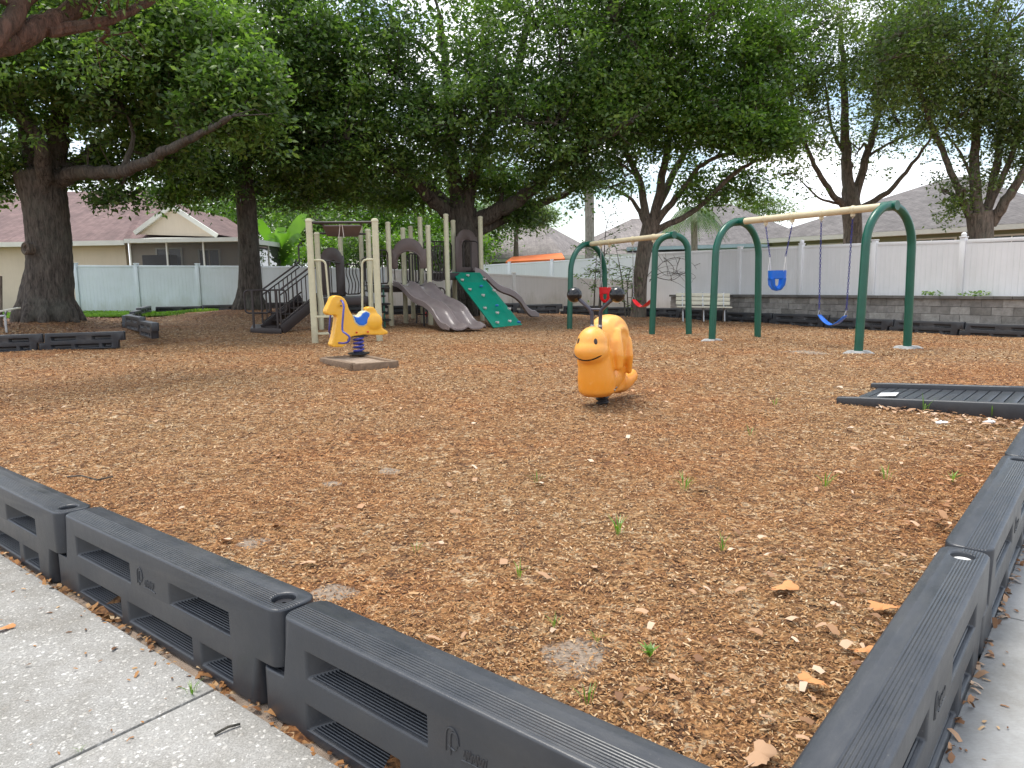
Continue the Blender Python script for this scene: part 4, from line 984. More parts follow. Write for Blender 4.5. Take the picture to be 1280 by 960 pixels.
# overhead ladder between the tall gate posts and the first tower
z1 = Q(430,278.5,15.4).z; z2 = Q(430,291,p3.y).z
MB().tube([lift(p1,z1), lift(p2,z1)], .028, 10).build('cross_bar', M_darkbrown, play, smooth=True)
MB().tube([lift(p3,z2), lift(p4,z2)], .028, 10).build('cross_bar', M_darkbrown, play, smooth=True)
def gp2(u, v, z): a = lift(p1,0).lerp(lift(p2,0),u); b = lift(p3,0).lerp(lift(p4,0),u); q = a.lerp(b,v); q.z = z; return q
for u in (.2,.8): MB().tube([gp2(u,0,z1), gp2(u,1,z2)], .03, 8).build('ladder_rail', M_darkbrown, play, smooth=True)
for i in range(11):
    v = .06+.9*i/10.; MB().tube([gp2(.2,v,z1+(z2-z1)*v-.06), gp2(.8,v,z1+(z2-z1)*v-.06)], .026, 8).build('ladder_rung', M_brown, play, smooth=True)
for u, w_ in ((.47,.44),(.5,.52)): MB().tube([gp2(u,.02,z1-.03), gp2(w_,.02,z1-.31)], .008, 6).build('hanger_strap', M_holdwhite, play)
for py, e in ((395,.0),(416,.0)):
    z = Q(430,py,15.4).z; MB().bar(lift(p1,z), lift(p2,z), .09, .045).build('entry_step', M_cream, play, bevel=.008)
for b, s_ in ((p1,1),(p2,-1)):
    z = Q(430,325,15.4).z; z0 = Q(430,396,15.4).z; x = (p2-p1).normalized()*s_
    o_ = Vector((0,.12,0))
    MB().tube([lift(b,z)+x*.06, lift(b,z)+x*.2]+[lift(b,z-.1)+x*(.2+.1*math.sin(t))+up*.1*math.cos(t) for t in (.5,1.,1.57)]+[lift(b,z0)+x*.34], .022, 10).build('grab_rail', M_cream, play, smooth=True)
    MB().tube([lift(b,z)+x*.06+o_, lift(b,z)+x*.10+o_, lift(b,z0)+x*.2+o_], .018, 8).build('grab_rail', M_cream, play, smooth=True)
# arched brown panels
def arch_panel(a, b, z0, z1, hw, hh, mat=None, thick=.05, hz0=.12, name='arch_panel', peak=.22):
    a, b = lift(a,0), lift(b,0); d = b-a; L = d.length; d.normalize(); nrm = Vector((-d.y, d.x, 0))
    n = 24; outer = []; inner = []
    H_ = z1-z0
    def hull(u):  # height of outline at u in -1..1
        return H_-peak+peak*max(0,1-(abs(u)/.82)**2.4)**.75 
    outer = [(-L/2,0)]+[(-L/2+L*i/n, hull(-1+2*i/n)) for i in range(n+1)]+[(L/2,0)]
    cz = hz0+hh-hw
    inner = [(-hw,hz0)]+[(-hw*math.cos(math.pi*i/n), cz+hw*math.sin(math.pi*i/n)) for i in range(n+1)]+[(hw,hz0)]
    if hz0 <= 0: inner[0] = (-hw,0); inner[-1] = (hw,0)
    N_ = len(outer); mb = MB(); c = (a+b)/2+up*z0
    for w_ in (-thick/2, thick/2):
        mb.v += [c+d*x+up*z+nrm*w_ for x, z in outer]+[c+d*x+up*z+nrm*w_ for x, z in inner]
    for i in range(N_-1):
        mb.f += [(i,i+1,N_+i+1,N_+i), (2*N_+i,3*N_+i,3*N_+i+1,2*N_+i+1), (i,2*N_+i,2*N_+i+1,i+1), (N_+i,N_+i+1,3*N_+i+1,3*N_+i)]
    if hz0 > 0:
        i = N_-1; mb.f += [(i,0,N_,N_+i), (2*N_+i,3*N_+i,3*N_,2*N_), (i,2*N_+i,2*N_,0), (N_+i,N_,3*N_,3*N_+i)]
    else: mb.f += [(0,N_,3*N_,2*N_),(N_-1,3*N_-1,4*N_-1,2*N_-1)]
    o = mb.build(name, mat or M_brown, play, bevel=.012)
    mb = MB().tube([c+d*x*1.12+up*z+nrm*-(thick/2+.0) for x, z in inner[1:-1]], .022, 8)
    mb.build('panel_rim', mat or M_brown, play, smooth=True)
    return o
def Lr_(px, y): q = Q(px, 400, y); return Vector((q.x, y, 0))
arch_panel(Lr_(404,20.7), Lr_(433,21.9), D1z, Q(418,309,21.2).z, .19, .95)
arch_panel(Lr_(571.5,22.0), Lr_(598.5,22.6), D3z+.02, Q(584,286.5,22.2).z, .19, .85, hz0=.16)
arch_panel(Lr_(491.5,20.65), Lr_(535.5,20.7), Q(513,336,20.7).z, Q(513,298,20.7).z, (.31), .50, hz0=0., name='slide_hood', peak=.3, thick=.12)
# slides
def slide(top, bot, width, lanes, prof, lab, rim=.13, yaw=None):
    top, bot = Vector(top), Vector(bot); d = (bot-top); d.z = 0; Lh = d.length; d.normalize(); sdv = Vector((-d.y, d.x, 0)); H_ = top.z-bot.z
    n = 44; mb = MB(); cross = []
    wl = width/lanes; m_ = 0
    xs_ = []
    for l in range(lanes):
        x0 = -width/2+wl*l
        for k in range(9):
            u = k/8; t = 2*u-1
            zz = rim*(abs(t)**3.2); xs_.append((x0+wl*(.04+.92*u), zz))
    xs_ = [(-width/2-.035, rim*.2), (-width/2-.03, rim*1.02), (-width/2+.0, rim*1.1)]+xs_+[(width/2, rim*1.1), (width/2+.03, rim*1.02), (width/2+.035, rim*.2)]
    m_ = len(xs_)
    for i in range(n+1):
        t = i/n; h = prof(t); fade = 1 if t < .93 else 1-.55*(t-.93)/.07
        c = top+d*(Lh*t); z = bot.z+H_*h
        for x, zz in xs_: mb.v.append(c*1+sdv*x+up*(z-c.z+zz*fade))
    f = [(i*m_+k, i*m_+k+1, (i+1)*m_+k+1, (i+1)*m_+k) for i in range(n) for k in range(m_-1)]
    nv = len(mb.v); mb.v += [Vector(v)-up*(.035 if 3 < (j % m_) < m_-4 else .035) for j, v in enumerate(list(mb.v))]
    mb.f = f+[tuple(nv+i for i in q[::-1]) for q in f]
    for i in range(n): mb.f += [(i*m_, (i+1)*m_, nv+(i+1)*m_, nv+i*m_), (i*m_+m_-1, nv+i*m_+m_-1, nv+(i+1)*m_+m_-1, (i+1)*m_+m_-1)]
    mb.f += [(k, nv+k, nv+k+1, k+1) for k in range(m_-1)]+[(n*m_+k, n*m_+k+1, nv+n*m_+k+1, nv+n*m_+k) for k in range(m_-1)]
    o = mb.build('slide', M_slide, play, smooth=True, label=lab)
    return o
wave = lambda t: (1-t)**1.02*1.0+.045*math.sin(t*4*math.pi)*(1-t*.3) if t < .97 else max(0,(1-t))
def wv_(t): 
    b = 1-t
    return max(0, b+.05*math.sin(2*math.pi*2*t)*(1-t)**.3*(1 if t < .9 else (1-t)*10)+.03*math.sin(math.pi*t)-.10*max(0,math.sin(math.pi*min(1,max(0,(t-.72)/.28)))))
st = (lift(pa_,0)+lift(pd_,0))/2+Vector((0,.02,0)); st.z = D2z-.02
sbt = P(585,414); bz = sbt.z+.07
slide(st, (sbt.x, sbt.y, bz), .98, 2, wv_, 'double wavy brown slide')
for u in (.25,.55):
    c = st.lerp(Vector((sbt.x,sbt.y,bz)), u); MB().tube([Vector((c.x,c.y,g(c.x,c.y)-.05)), Vector((c.x,c.y,c.z-.02))], .03, 8).build('slide_support', M_darkbrown, play, smooth=True)
s2 = (lift(pg_,0)+lift(pf_,0))/2+Vector((.1,-.1,0)); s2.z = D3z-.02
e2 = P(672,398); slide(s2+Vector((.1,0,0)), (e2.x, e2.y, e2.z+.08), .5, 1, wv_, 'single wavy brown slide behind the climbing wall', rim=.17)
# climbing wall
ct = [Q(565,340,21.2), Q(600,340.5,21.4)]; cb = [P(617,409), P(653,406)]
for c in cb: c.z += .0
t0, t1, b0, b1 = ct[0], ct[1], cb[0], cb[1]
nw = (t1-t0).cross(b0-t0).normalized(); nw = nw if nw.y < 0 else -nw
mb = MB(); th_ = .05
mb.add([t0-nw*th_, t1-nw*th_, b1-nw*th_, b0-nw*th_, t0, t1, b1, b0], [(3,2,1,0),(4,5,6,7),(0,1,5,4),(1,2,6,5),(2,3,7,6),(3,0,4,7)])
mb.build('climbing_wall', M_wallgreen, play, bevel=.015)
def wp(u, v): return t0.lerp(t1,u).lerp(b0.lerp(b1,u), v)
ex = (t1-t0).normalized(); ey = (b0-t0).normalized()
heart = [(0,-.5),(.28,-.2),(.5,.12),(.42,.38),(.22,.45),(0,.25),(-.22,.45),(-.42,.38),(-.5,.12),(-.28,-.2)]
zp = lambda x, y: (475+x/5.82, 260+y/5.82)
hold = [(640,495,0),(600,528,0),(762,522,0),(736,570,1),(655,597,0),(832,605,0),(752,640,0),(850,711,1),(765,733,0),(942,738,0),(855,768,0),(945,828,0),(855,838,0),(1010,832,1)]
for x, y, k in hold:
    px, py = zp(x, y); a, b, c = ray(px, py); dirv = Vector((a,b,c)); tt = (t0-Vector((0,0,CH))).dot(nw)/dirv.dot(nw); p = Vector((0,0,CH))+dirv*tt
    s_ = .085
    if k: MB().ball(p+nw*.012, (.055,.04,.035), 12).build('climbing_hold', M_holdblue, play, smooth=True)
    else:
        mb = MB().prism([(u*s_*1.2, v*s_*1.2) for u, v in heart], (0,.045), lambda u, v, w_: p+ex*u-ey*v+nw*w_); mb.build('climbing_hold', M_holdwhite, play, bevel=.012)
# pod climber and leaf ladder left of the slide
pc0 = P(481,409); MB().tube([pc0, lift(pc0, D2z)], .025, 8).build('pod_pole', M_green, play, smooth=True)
for i, py in enumerate((358,368,378,388,398)):
    z = Q(481,py+2,pc0.y).z; MB().ball(Vector((pc0.x-.02+.06*(-1)**i, pc0.y, z)), (.15,.12,.035), 14).build('climbing_pod', M_black, play, smooth=True)
# loop ladder below the deck
for dx_ in (0,.3):
    a = Vector((pb_.x+.35+dx_, pb_.y-.3, g(pb_.x,pb_.y))); MB().tube(bez([a, a+Vector((.03,.1,.5)), a+Vector((.12,.2,.85)), lift(a,D2z)+Vector((.25,.3,0))], 5), .022, 8).build('ladder_loop', M_darkbrown, play, smooth=True)
for i in range(3): MB().tube([a+Vector((-.3+.03*i,.06*i,.25+.25*i)), a+Vector((.03*i,.06*i,.25+.25*i))], .018, 6).build('ladder_rung', M_darkbrown, play, smooth=True)
# stairs on the left
pl = P(334,414); pw = P(352,413)
plat = [P(313,415), P(352,415.5), P(352,409.5), P(316,409.5)]
mb = MB(); mb.add([lift(p,p.z-.05) for p in plat]+[lift(p,p.z+.09) for p in plat], [(3,2,1,0),(4,5,6,7),(0,1,5,4),(1,2,6,5),(2,3,7,6),(3,0,4,7)]); mb.build('stair_landing', M_darkbrown, play, bevel=.01)
sA = lift(P(352,414.5), .12); sB = lift(p3, D1z-.03)+Vector((-.05,.1,0)); sv = (sB-sA); sh = Vector((sv.x,sv.y,0)).normalized(); sn = Vector((-sh.y, sh.x, 0))
wst = .62
for o_ in (0, wst): MB().bar(sA+sn*o_, sB+sn*o_, .06, .26).build('stair_stringer', M_darkbrown, play, bevel=.008)
for i in range(5):
    c = sA.lerp(sB, (i+.5)/5); MB().bar(c+sn*.03, c+sn*(wst-.03), .26, .04).build('stair_tread', M_darkbrown, play)
for o_ in (0, wst):
    mb = MB(); a = sA+sn*o_+up*.16; b = sB+sn*o_+up*.16; hh = .80
    mb.tube([a, a+up*hh, b+up*hh, b+up*(hh+.45), b+up*(hh+.5)+sh*.12], .024, 8); mb.tube([a+up*(hh-.12), b+up*(hh-.12)], .018, 8); mb.tube([a+up*.02, b+up*.02], .02, 8)
    for i in range(1,9): c = a.lerp(b, i/9); mb.tube([c+up*.02, c+up*(hh-.12)], .014, 6)
    mb.build('handrail', M_darkbrown, play, smooth=True)
def loopbar(c, d, w_, z0, z1):
    d = d.normalized(); rr = .1; q = [c+up*z0+d*rr]
    pts = [c+up*z0+d*(w_-rr)]+[c+d*(w_-rr+rr*math.sin(t))+up*(z0+rr-rr*math.cos(t)) for t in (.5,1,1.57)]+[c+d*(w_-rr+rr*math.cos(t))+up*(z1-rr+rr*math.sin(t)) for t in (0,.5,1,1.57)]+[c+d*(rr-rr*math.sin(t))+up*(z1-rr+rr*math.cos(t)) for t in (0,.5,1,1.57)]+[c+d*(rr-rr*math.cos(t))+up*(z0+rr-rr*math.sin(t)) for t in (0,.5,1,1.57)]+[c+up*z0+d*(w_-rr)]
    return MB().tube(pts, .022, 8).build('guard_loop', M_darkbrown, play, smooth=True)
c = P(318,414.5); za = Q(318,392,c.y).z; zb_ = Q(318,363,c.y).z
MB().tube([c, lift(c, zb_)], .03, 8).build('guard_post', M_darkbrown, play, smooth=True)
loopbar(lift(c,0)+Vector((-.30,.3,0)), Vector((1,.0,0)), .62, za, zb_)
c = P(348,414.5); MB().tube([c, lift(c, zb_)], .03, 8).build('guard_post', M_darkbrown, play, smooth=True)
loopbar(lift(c,0)+Vector((-.35,.3,0)), Vector((1,.0,0)), .5, za, zb_)
MB().ball(P(533,395)+up*.05, (.09,.07,.09), 12).build('steering_knob', M_red, play, smooth=True)
# ------------------------------------------------------------------ fences and walls
def vinyl_fence(pts, lab, matp, zt, zb, postw=.13, capk=True, label_posts=None, grp=None, seg=2.44, posts_px=None, finials=()):
    """pts: list of (x,y) corners; zt(u)/zb(u) heights along the run"""
    t = thing('vinyl_fence', lab, 'fence', Vector((*pts[0], zb(0))), group=grp)
    tot = sum((Vector(b)-Vector(a)).length for a, b in zip(pts[:-1], pts[1:])); acc = 0
    for a, b in zip(pts[:-1], pts[1:]):
        a, b = Vector(a), Vector(b); L = (b-a).length; n = max(1, round(L/seg)); d = (b-a).normalized(); rz = math.atan2(d.y, d.x); nrm = Vector((-d.y, d.x))
        for i in range(n+1):
            u = (acc+L*i/n)/tot; c = a+d*(L*i/n); h = zt(u)-zb(u)+.04
            mb = MB().box((c.x,c.y,zb(u)-.1+(h+.1)/2), (postw,postw,h+.1), rz)
            mb.build('post', matp, t, bevel=.006)
            MB().box((c.x,c.y,zb(u)+h+.015), (postw+.03,postw+.03,.03), rz).add([], []).build('post_cap', matp, t, bevel=.01)
            if i in finials:
                MB().ball((c.x,c.y,zb(u)+h+.07), .065, 14).build('finial', matp, t, smooth=True)
        for i in range(n):
            u0, u1 = (acc+L*i/n)/tot, (acc+L*(i+1)/n)/tot; nb = 16; mb = MB(); s0 = L*i/n+postw/2+.002; s1 = L*(i+1)/n-postw/2-.002
            for k in range(nb):
                x0 = s0+(s1-s0)*k/nb+.0012; x1 = s0+(s1-s0)*(k+1)/nb-.0012; ua, ub = u0+(u1-u0)*k/nb, u0+(u1-u0)*(k+1)/nb
                off = nrm*(.0)
                p0, p1 = a+d*x0, a+d*x1; vs = []
                for w_ in (-.018,.018):
                    for (p, z) in ((p0,zb(ua)-.05),(p1,zb(ub)-.05),(p1,zt(ub)-.10),(p0,zt(ua)-.10)): vs.append((p.x+nrm.x*w_, p.y+nrm.y*w_, z))
                mb.add(vs, [(0,1,2,3),(7,6,5,4),(0,4,5,1),(1,5,6,2),(2,6,7,3),(3,7,4,0)])
            mb.build('panel', matp, t)
            for zo, hh_ in ((-.055,.09),):
                A_ = Vector((*(a+d*s0), zt(u0)+zo)); B_ = Vector((*(a+d*s1), zt(u1)+zo)); MB().bar(A_, B_, .05, hh_).build('rail', matp, t, bevel=.005)
        acc += L
    return t
def lin(pp):
    def f(u):
        for (u0, z0), (u1, z1) in zip(pp[:-1], pp[1:]):
            if u <= u1+1e-9: return z0+(z1-z0)*(u-u0)/(u1-u0)
        return pp[-1][1]
    return f
def X2(px, y): q = Q(px, 360, y); return (q.x, q.y)
fa, fb = X2(97,27.0), X2(480,26.6)
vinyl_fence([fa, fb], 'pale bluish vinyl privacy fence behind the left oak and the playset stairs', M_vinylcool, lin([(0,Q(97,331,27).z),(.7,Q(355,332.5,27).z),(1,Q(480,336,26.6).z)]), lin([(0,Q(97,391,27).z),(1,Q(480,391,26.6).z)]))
fc = X2(792,28.2)
fb2 = X2(484,26.6)
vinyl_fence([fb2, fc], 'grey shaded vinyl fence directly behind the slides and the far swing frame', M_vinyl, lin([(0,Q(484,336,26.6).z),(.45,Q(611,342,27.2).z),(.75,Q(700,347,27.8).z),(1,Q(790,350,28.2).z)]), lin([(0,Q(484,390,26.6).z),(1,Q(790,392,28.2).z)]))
# neighbour's bright fence
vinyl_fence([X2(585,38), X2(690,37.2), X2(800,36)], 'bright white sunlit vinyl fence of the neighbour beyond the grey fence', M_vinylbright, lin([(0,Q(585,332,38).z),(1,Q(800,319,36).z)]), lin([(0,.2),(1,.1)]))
# right fence on the retaining wall
wy0, wy1 = 26.4, 16.6
def wline(px): # intersection of the ray with the wall line
    a_ = Vector(X2(797, wy0+.9)); b_ = Vector(X2(1280, wy1)); r_ = ray(px, 360); k = r_[0]/r_[1]
    d = b_-a_; s_ = (k*a_.y-a_.x)/(d.x-k*d.y); return a_+d*s_
wa, wm, wb = wline(797), wline(842), wline(1330)
wd_ = (wb-wa).normalized(); wn = Vector((wd_.y, -wd_.x)); wn = wn if wn.y < 0 else -wn
def zat(px, py): q = wline(px); return Q(px, py, q.y).z
ftop = [(797,316),(930,310),(1070,303),(1280,296)]
us = lambda px: (wline(px)-wa).length/(wb-wa).length
ztf = lin([(us(px), zat(px,py)) for px, py in ftop]+[(1,zat(1280,295))])
zbf = lin([(0,zat(797,393)),(us(840)-.002,zat(840,395)),(us(842),zat(842,369)),(us(930),zat(930,369)),(us(1280),zat(1280,371.5)),(1,zat(1280,371.5))])
vinyl_fence([tuple(wa-wn*.25), tuple(wb-wn*.25)], 'white vinyl privacy fence standing on the block retaining wall at the right', M_vinyl, ztf, zbf, seg=2.2, finials=(3,5))
rw = thing('retaining_wall', 'low grey split block retaining wall under the white fence at the right', 'wall', Vector((wm.x, wm.y, 0)))
Lw = (wb-wm).length; mb = MB(); cap = MB(); rz = math.atan2(wd_.y, wd_.x)
rows = 5
for r_ in range(rows):
    s_ = -.0; off = .23*(r_%2)
    s_ = -off
    while s_ < Lw:
        bl_ = .46; a0 = max(0, s_+.004); a1 = min(Lw, s_+bl_-.004); s_ += bl_
        if a1-a0 < .05: continue
        c = wm+wd_*((a0+a1)/2); u = us(842)+(1-us(842))*((a0+a1)/2/Lw)
        ztop = zbf(u)-.05; zbase = g(c.x, c.y)-.12; hr = (ztop-zbase)/rows
        c2 = c+wn*(rnd.uniform(-.012,.012)-.01*r_+.03)
        mb.box((c2.x, c2.y, zbase+hr*(r_+.5)), (a1-a0, .3, hr-.008), rz+rnd.uniform(-.008,.008))
mb.build('block_course', M_block, rw)
s_ = 0
while s_ < Lw:
    c = wm+wd_*(s_+.2); u = us(842)+(1-us(842))*((s_+.2)/Lw); c2 = c+wn*.04
    cap.box((c2.x, c2.y, zbf(u)-.012), (.39, .36, .065), rz+rnd.uniform(-.01,.01)); s_ += .4
cap.build('cap', simple('wall_cap', (.13,.125,.115), .95, .3, 2.5, 30, .5, .01), rw)
for px, h in ((1165,.3),(1213,.25),(1228,.2)):
    c = wline(px); u = us(px); p = Vector((c.x+wn.x*.0, c.y+wn.y*.0, zbf(u)+.02)); mb = MB()
    rr = random.Random(px)
    for i in range(26):
        a = rr.uniform(0,6.28); l = rr.uniform(.05,h); q = p+Vector((rr.uniform(-.25,.25), rr.uniform(-.05,.05), rr.uniform(0,.1))); d = Vector((math.cos(a),math.sin(a),rr.uniform(-.2,.8))).normalized(); s2_ = d.orthogonal().normalized()*.03
        mb.add([q, q+d*l*.3+s2_, q+d*l*.6, q+d*l*.3-s2_], [(0,1,2,3)])
    tag(mb.build('trailing_plant', M_leafmid), 'small green plant trailing over the wall cap, '+{1165:'leftmost of three',1213:'middle of three',1228:'rightmost of three'}[px], 'plant', 'plants on the retaining wall')
# ------------------------------------------------------------------ houses
def poly(name, pts, mat, parent, thick=0, label=None):
    mb = MB(); pts = [Vector(p) for p in pts]; n = len(pts)
    if thick:
        nn = (pts[1]-pts[0]).cross(pts[2]-pts[0]).normalized(); nn = nn if nn.z > 0 else -nn
        mb.add(pts+[p-nn*thick for p in pts], [tuple(range(n)), tuple(range(n,2*n))[::-1]]+[(i,(i+1)%n,n+(i+1)%n,n+i) for i in range(n)])
    else: mb.add(pts, [tuple(range(n))])
    o = mb.build(name, mat, parent, label=label)
    if mat.name.endswith('shingle'):        # orient texture: local X along the eave, handled by object rotation
        pass
    return o
def house_at(name, lab, origin): return thing(name, lab, 'house', origin)
def wallbox(a, b, z0, z1, th_, mat, parent, name='wall'):
    a, b = Vector((a[0],a[1],0)), Vector((b[0],b[1],0)); d = (b-a).normalized(); c = (a+b)/2; rz = math.atan2(d.y,d.x); nb = Vector((-d.y,d.x,0))*(th_/2)
    return MB().box(Vector((c.x+nb.x,c.y+nb.y,(z0+z1)/2)), ((b-a).length, th_, z1-z0), rz).build(name, mat, parent)
def window(parent, c, w_, h, rz, frame=M_trim):
    n = Vector((math.sin(rz), -math.cos(rz), 0)); f = MB()
    d = Vector((math.cos(rz), math.sin(rz), 0)); c = Vector(c)
    for s_ in (-1,1): f.box(c+d*(s_*w_/2)+n*.02, (.07,.06,h+.07), rz); f.box(c+up*(s_*h/2)+n*.021, (w_-.07,.06,.07), rz)
    f.box(c+n*.022, (.04,.05,h-.07), rz)
    fr = f.build('window', frame, parent)
    g_ = MB().box(c+n*.006, (w_-.07,.01,h-.07), rz); off = g_.build('pane', M_glass, fr); return fr
# left cream house
yl = 32.0; hl = house_at('cream_house', 'cream stucco house with red brown shingle roof and screened lanai at the left', Q(60,390,yl))
ez = Q(0,305,yl).z; x0 = Q(-260,360,yl).x; x1 = Q(161,360,yl).x; x2 = Q(268,360,yl).x
wallbox((x0,yl),(x1,yl),-.2,ez,.25,M_stucco,hl)
wallbox((x1,yl+.3),(Q(300,360,yl).x+.2,yl+.3),-.2,ez+.1,.25,M_stucco,hl)
rzt = Q(180,238,yl+7).z; 
poly('roof', [(x0-.3,yl-.5,ez+.02),(x1+.15,yl-.5,ez+.02),(Q(187,238,yl+7).x,yl+7,rzt),(x0-.3,yl+7,rzt)], M_roofred, hl, .12)
poly('roof', [(x1+.15,yl-.5,ez+.02),(x2+.2,yl+.5,ez),(x2+.2,yl+9,ez),(Q(187,238,yl+7).x,yl+7,rzt)], M_roofred, hl, .1)
MB().box(((x0+x1)/2,yl-.53,ez-.06),(x1-x0+.5,.05,.2)).build('fascia', M_trim, hl)
MB().box(((x0+x1)/2,yl-.28,ez-.13),(x1-x0,.5,.03)).build('soffit', M_trim, hl)
ga, gb, gc = Q(170,293,yl-.1), Q(215,259,yl-.1), Q(272,296,yl-.1)
poly('gable', [ga, gc, gb], M_stucco, hl, 0)
for a, b in ((ga,gb),(gb,gc)):
    MB().bar(a+Vector((0,-.08,.04)), b+Vector((0,-.08,.04)), .18, .16, up=(0,-1,0)).build('rake_board', M_trim, hl)
# gable roof planes running back
poly('roof', [ga+Vector((0,-.1,.1)), gb+Vector((0,-.1,.1)), gb+Vector((0,6,.1)), ga+Vector((0,6,.1))], M_roofred, hl)
poly('roof', [gb+Vector((0,-.1,.1)), gc+Vector((0,-.1,.1)), gc+Vector((0,6,.1)), gb+Vector((0,6,.1))], M_roofred, hl)
# lanai
yn = 29.6; la, lb = Q(159,300,yn), Q(300,303,yn); zr = la.z; lc = Q(378,318,37)
lc.z = zr
lr = [Vector((la.x,yn-.2,zr)), Vector((lb.x,yn-.2,zr)), Vector((lc.x,lc.y,zr-.0)), Vector((lc.x-1,yl+7,zr+.25)), Vector((la.x,yl,zr+.25))]
poly('lanai_roof', lr, M_trim, hl, .14)
MB().bar(lr[0]+Vector((0,-.03,-.05)), lr[1]+Vector((0,-.03,-.05)), .06, .16).build('gutter', M_trim, hl)
MB().bar(lr[1]+Vector((.03,-.03,-.05)), lr[2]+Vector((0.03,0,-.05)), .06, .2).build('gutter', M_white, hl)
def scr(a, b, n):
    for i in range(n):
        p = a.lerp(b,i/n); q = a.lerp(b,(i+1)/n)
        s_ = MB().add([Vector((p.x,p.y,0)),Vector((q.x,q.y,0)),Vector((q.x,q.y,zr-.15)),Vector((p.x,p.y,zr-.15))], [(0,1,2,3)]).build('screen', M_screenm, hl)
    for i in range(n+1):
        p = a.lerp(b,i/n); MB().box((p.x,p.y-.03,(zr-.1)/2),(.06,.06,zr-.1), math.atan2((b-a).y,(b-a).x)).build('screen_frame', M_trim, hl)
def screenmat():
    m, nt, b = newmat('insect_screen'); nt.nodes.remove(b)
    t = nt.nodes.new('ShaderNodeBsdfTransparent'); d = N(nt, 'ShaderNodeBsdfDiffuse'); d.inputs[0].default_value = (.10,.10,.105,1)
    mx = N(nt, 'ShaderNodeMixShader', Fac=.62); nt.links.new(t.outputs[0], mx.inputs[1]); nt.links.new(d.outputs[0], mx.inputs[2]); nt.links.new(mx.outputs[0], nt.nodes['Material Output'].inputs[0]); return m
M_screenm = screenmat()
scr(Vector((la.x+.1,yn,0)), Vector((lb.x,yn,0)), 3); scr(Vector((lb.x,yn,0)), Vector((lc.x,lc.y,0)), 5)
window(hl, Q(212,322,yl+.28)+Vector((0,0,-.1)), 1.1, 1.0, 0); window(hl, Q(262,322,yl+.28)+Vector((0,0,-.1)), .9, .9, 0)
MB().box(Q(200,325,yl-1)+Vector((0,0,-.2)), (1.2,.6,.8)).build('patio_cabinet', M_interior, hl)
# middle tan roof house
def hip(name, lab, FL, FR, dep, ez, rz_, inset, wmat, rmat, over=.5, z0=-.2, windows=(), fascia=M_trim, ridge_side=None):
    FL, FR = Vector((FL[0],FL[1],0)), Vector((FR[0],FR[1],0)); d = (FR-FL).normalized(); n = Vector((-d.y,d.x,0)); n = n if n.y > 0 else -n; inset = min(inset, (FR-FL).length*.46)
    t = house_at(name, lab, (FL+FR)/2); BL, BR = FL+n*dep, FR+n*dep
    for a, b in ((FL,FR),(FR,BR),(BL,BR),(FL,BL)):
        c = (a+b)/2; dd = (b-a).normalized(); inn = ((FL+BR)/2-c); inn.z = 0; inn.normalize(); c = c+inn*.12
        MB().box((c.x,c.y,(z0+ez)/2), ((b-a).length,.24,ez-z0), math.atan2(dd.y,dd.x)).build('wall', wmat, t)
    o0 = [FL-d*over-n*over, FR+d*over-n*over, BR+d*over+n*over, BL-d*over+n*over]; e = [lift(p, ez) for p in o0]
    r0_, r1_ = lift(FL.lerp(BL,.5)+d*inset, rz_), lift(FR.lerp(BR,.5)-d*inset, rz_)
    for k, pts in enumerate(([e[0],e[1],r1_,r0_],[e[2],e[3],r0_,r1_],[e[1],e[2],r1_],[e[3],e[0],r0_])):
        o = poly('roof', [p-Vector(t.location)*0 for p in pts], rmat, t)
    for a, b in ((e[0],e[1]),(e[1],e[2]),(e[3],e[0])):
        MB().bar(a-up*.11, b-up*.11, .06, .2).build('fascia', fascia, t)
    mb = MB().add([p-up*.2 for p in e], [(0,1,2,3)]); mb.build('soffit', fascia, t)
    rzw = math.atan2(d.y,d.x)
    for u, zc, w_, h_ in windows: c = FL.lerp(FR,u); window(t, (c.x,c.y,zc), w_, h_, rzw)
    return t
ym = 52
zm = Q(610,326,ym).z
hip('tan_roof_house', 'house with pale tan hipped roof and orange fascia beyond the bright white fence', X2(560,ym), X2(700,ym-3), 14, Q(610,325,ym).z, Q(715,275,ym+5).z, 6.5, M_stuccograin, M_rooftan)
hm2 = hip('tan_roof_house', 'house wing with pale tan hipped roof seen through the far swing frame', X2(705,ym-6), X2(860,ym-8), 14, Q(760,318,ym-7).z, Q(775,274,ym).z, 6.5, M_orangewall if 0 else M_stucco, M_rooftan)
t = thing('awning', 'orange sunlit awning along the wall of the tan roofed house', 'awning', Q(675,322,ym-4))
poly('canopy', [Q(640,321,ym-5), Q(702,316,ym-6), Q(706,323,ym-7.5), Q(632,327,ym-6.5)], M_orange, t, .06)
poly('front_flap', [Q(632,327.3,ym-6.5), Q(706,323.3,ym-7.5), Q(706,329,ym-7.5), Q(632,333,ym-6.5)], M_orange, t, .04)
# right hand houses
h1 = hip('grey_roof_house', 'pale blue house with grey hipped roof between the two swing frames', X2(795,45), X2(1010,42), 14, Q(905,306,43.5).z, Q(960,254,50).z, 6, M_stuccoblue, M_roofgrey, windows=((.62,2.2,1.3,1.1),), fascia=M_stuccoblue)
e1, e2_ = Q(950,299,36), Q(1215,283,29.5)
h2 = hip('green_house', 'olive green house with large grey shingle roof behind the right fence', (X2(958,36.2)), (X2(1325,27.4)), 15, (e1.z+e2_.z)/2, Q(1162,219,36).z, 6.5, M_stuccogreen, M_roofgrey, windows=((.07,2.25,1.5,1.0),(.24,2.25,1.6,1.0),(.62,2.2,1.8,1.1),(.86,2.2,1.4,1.1)))
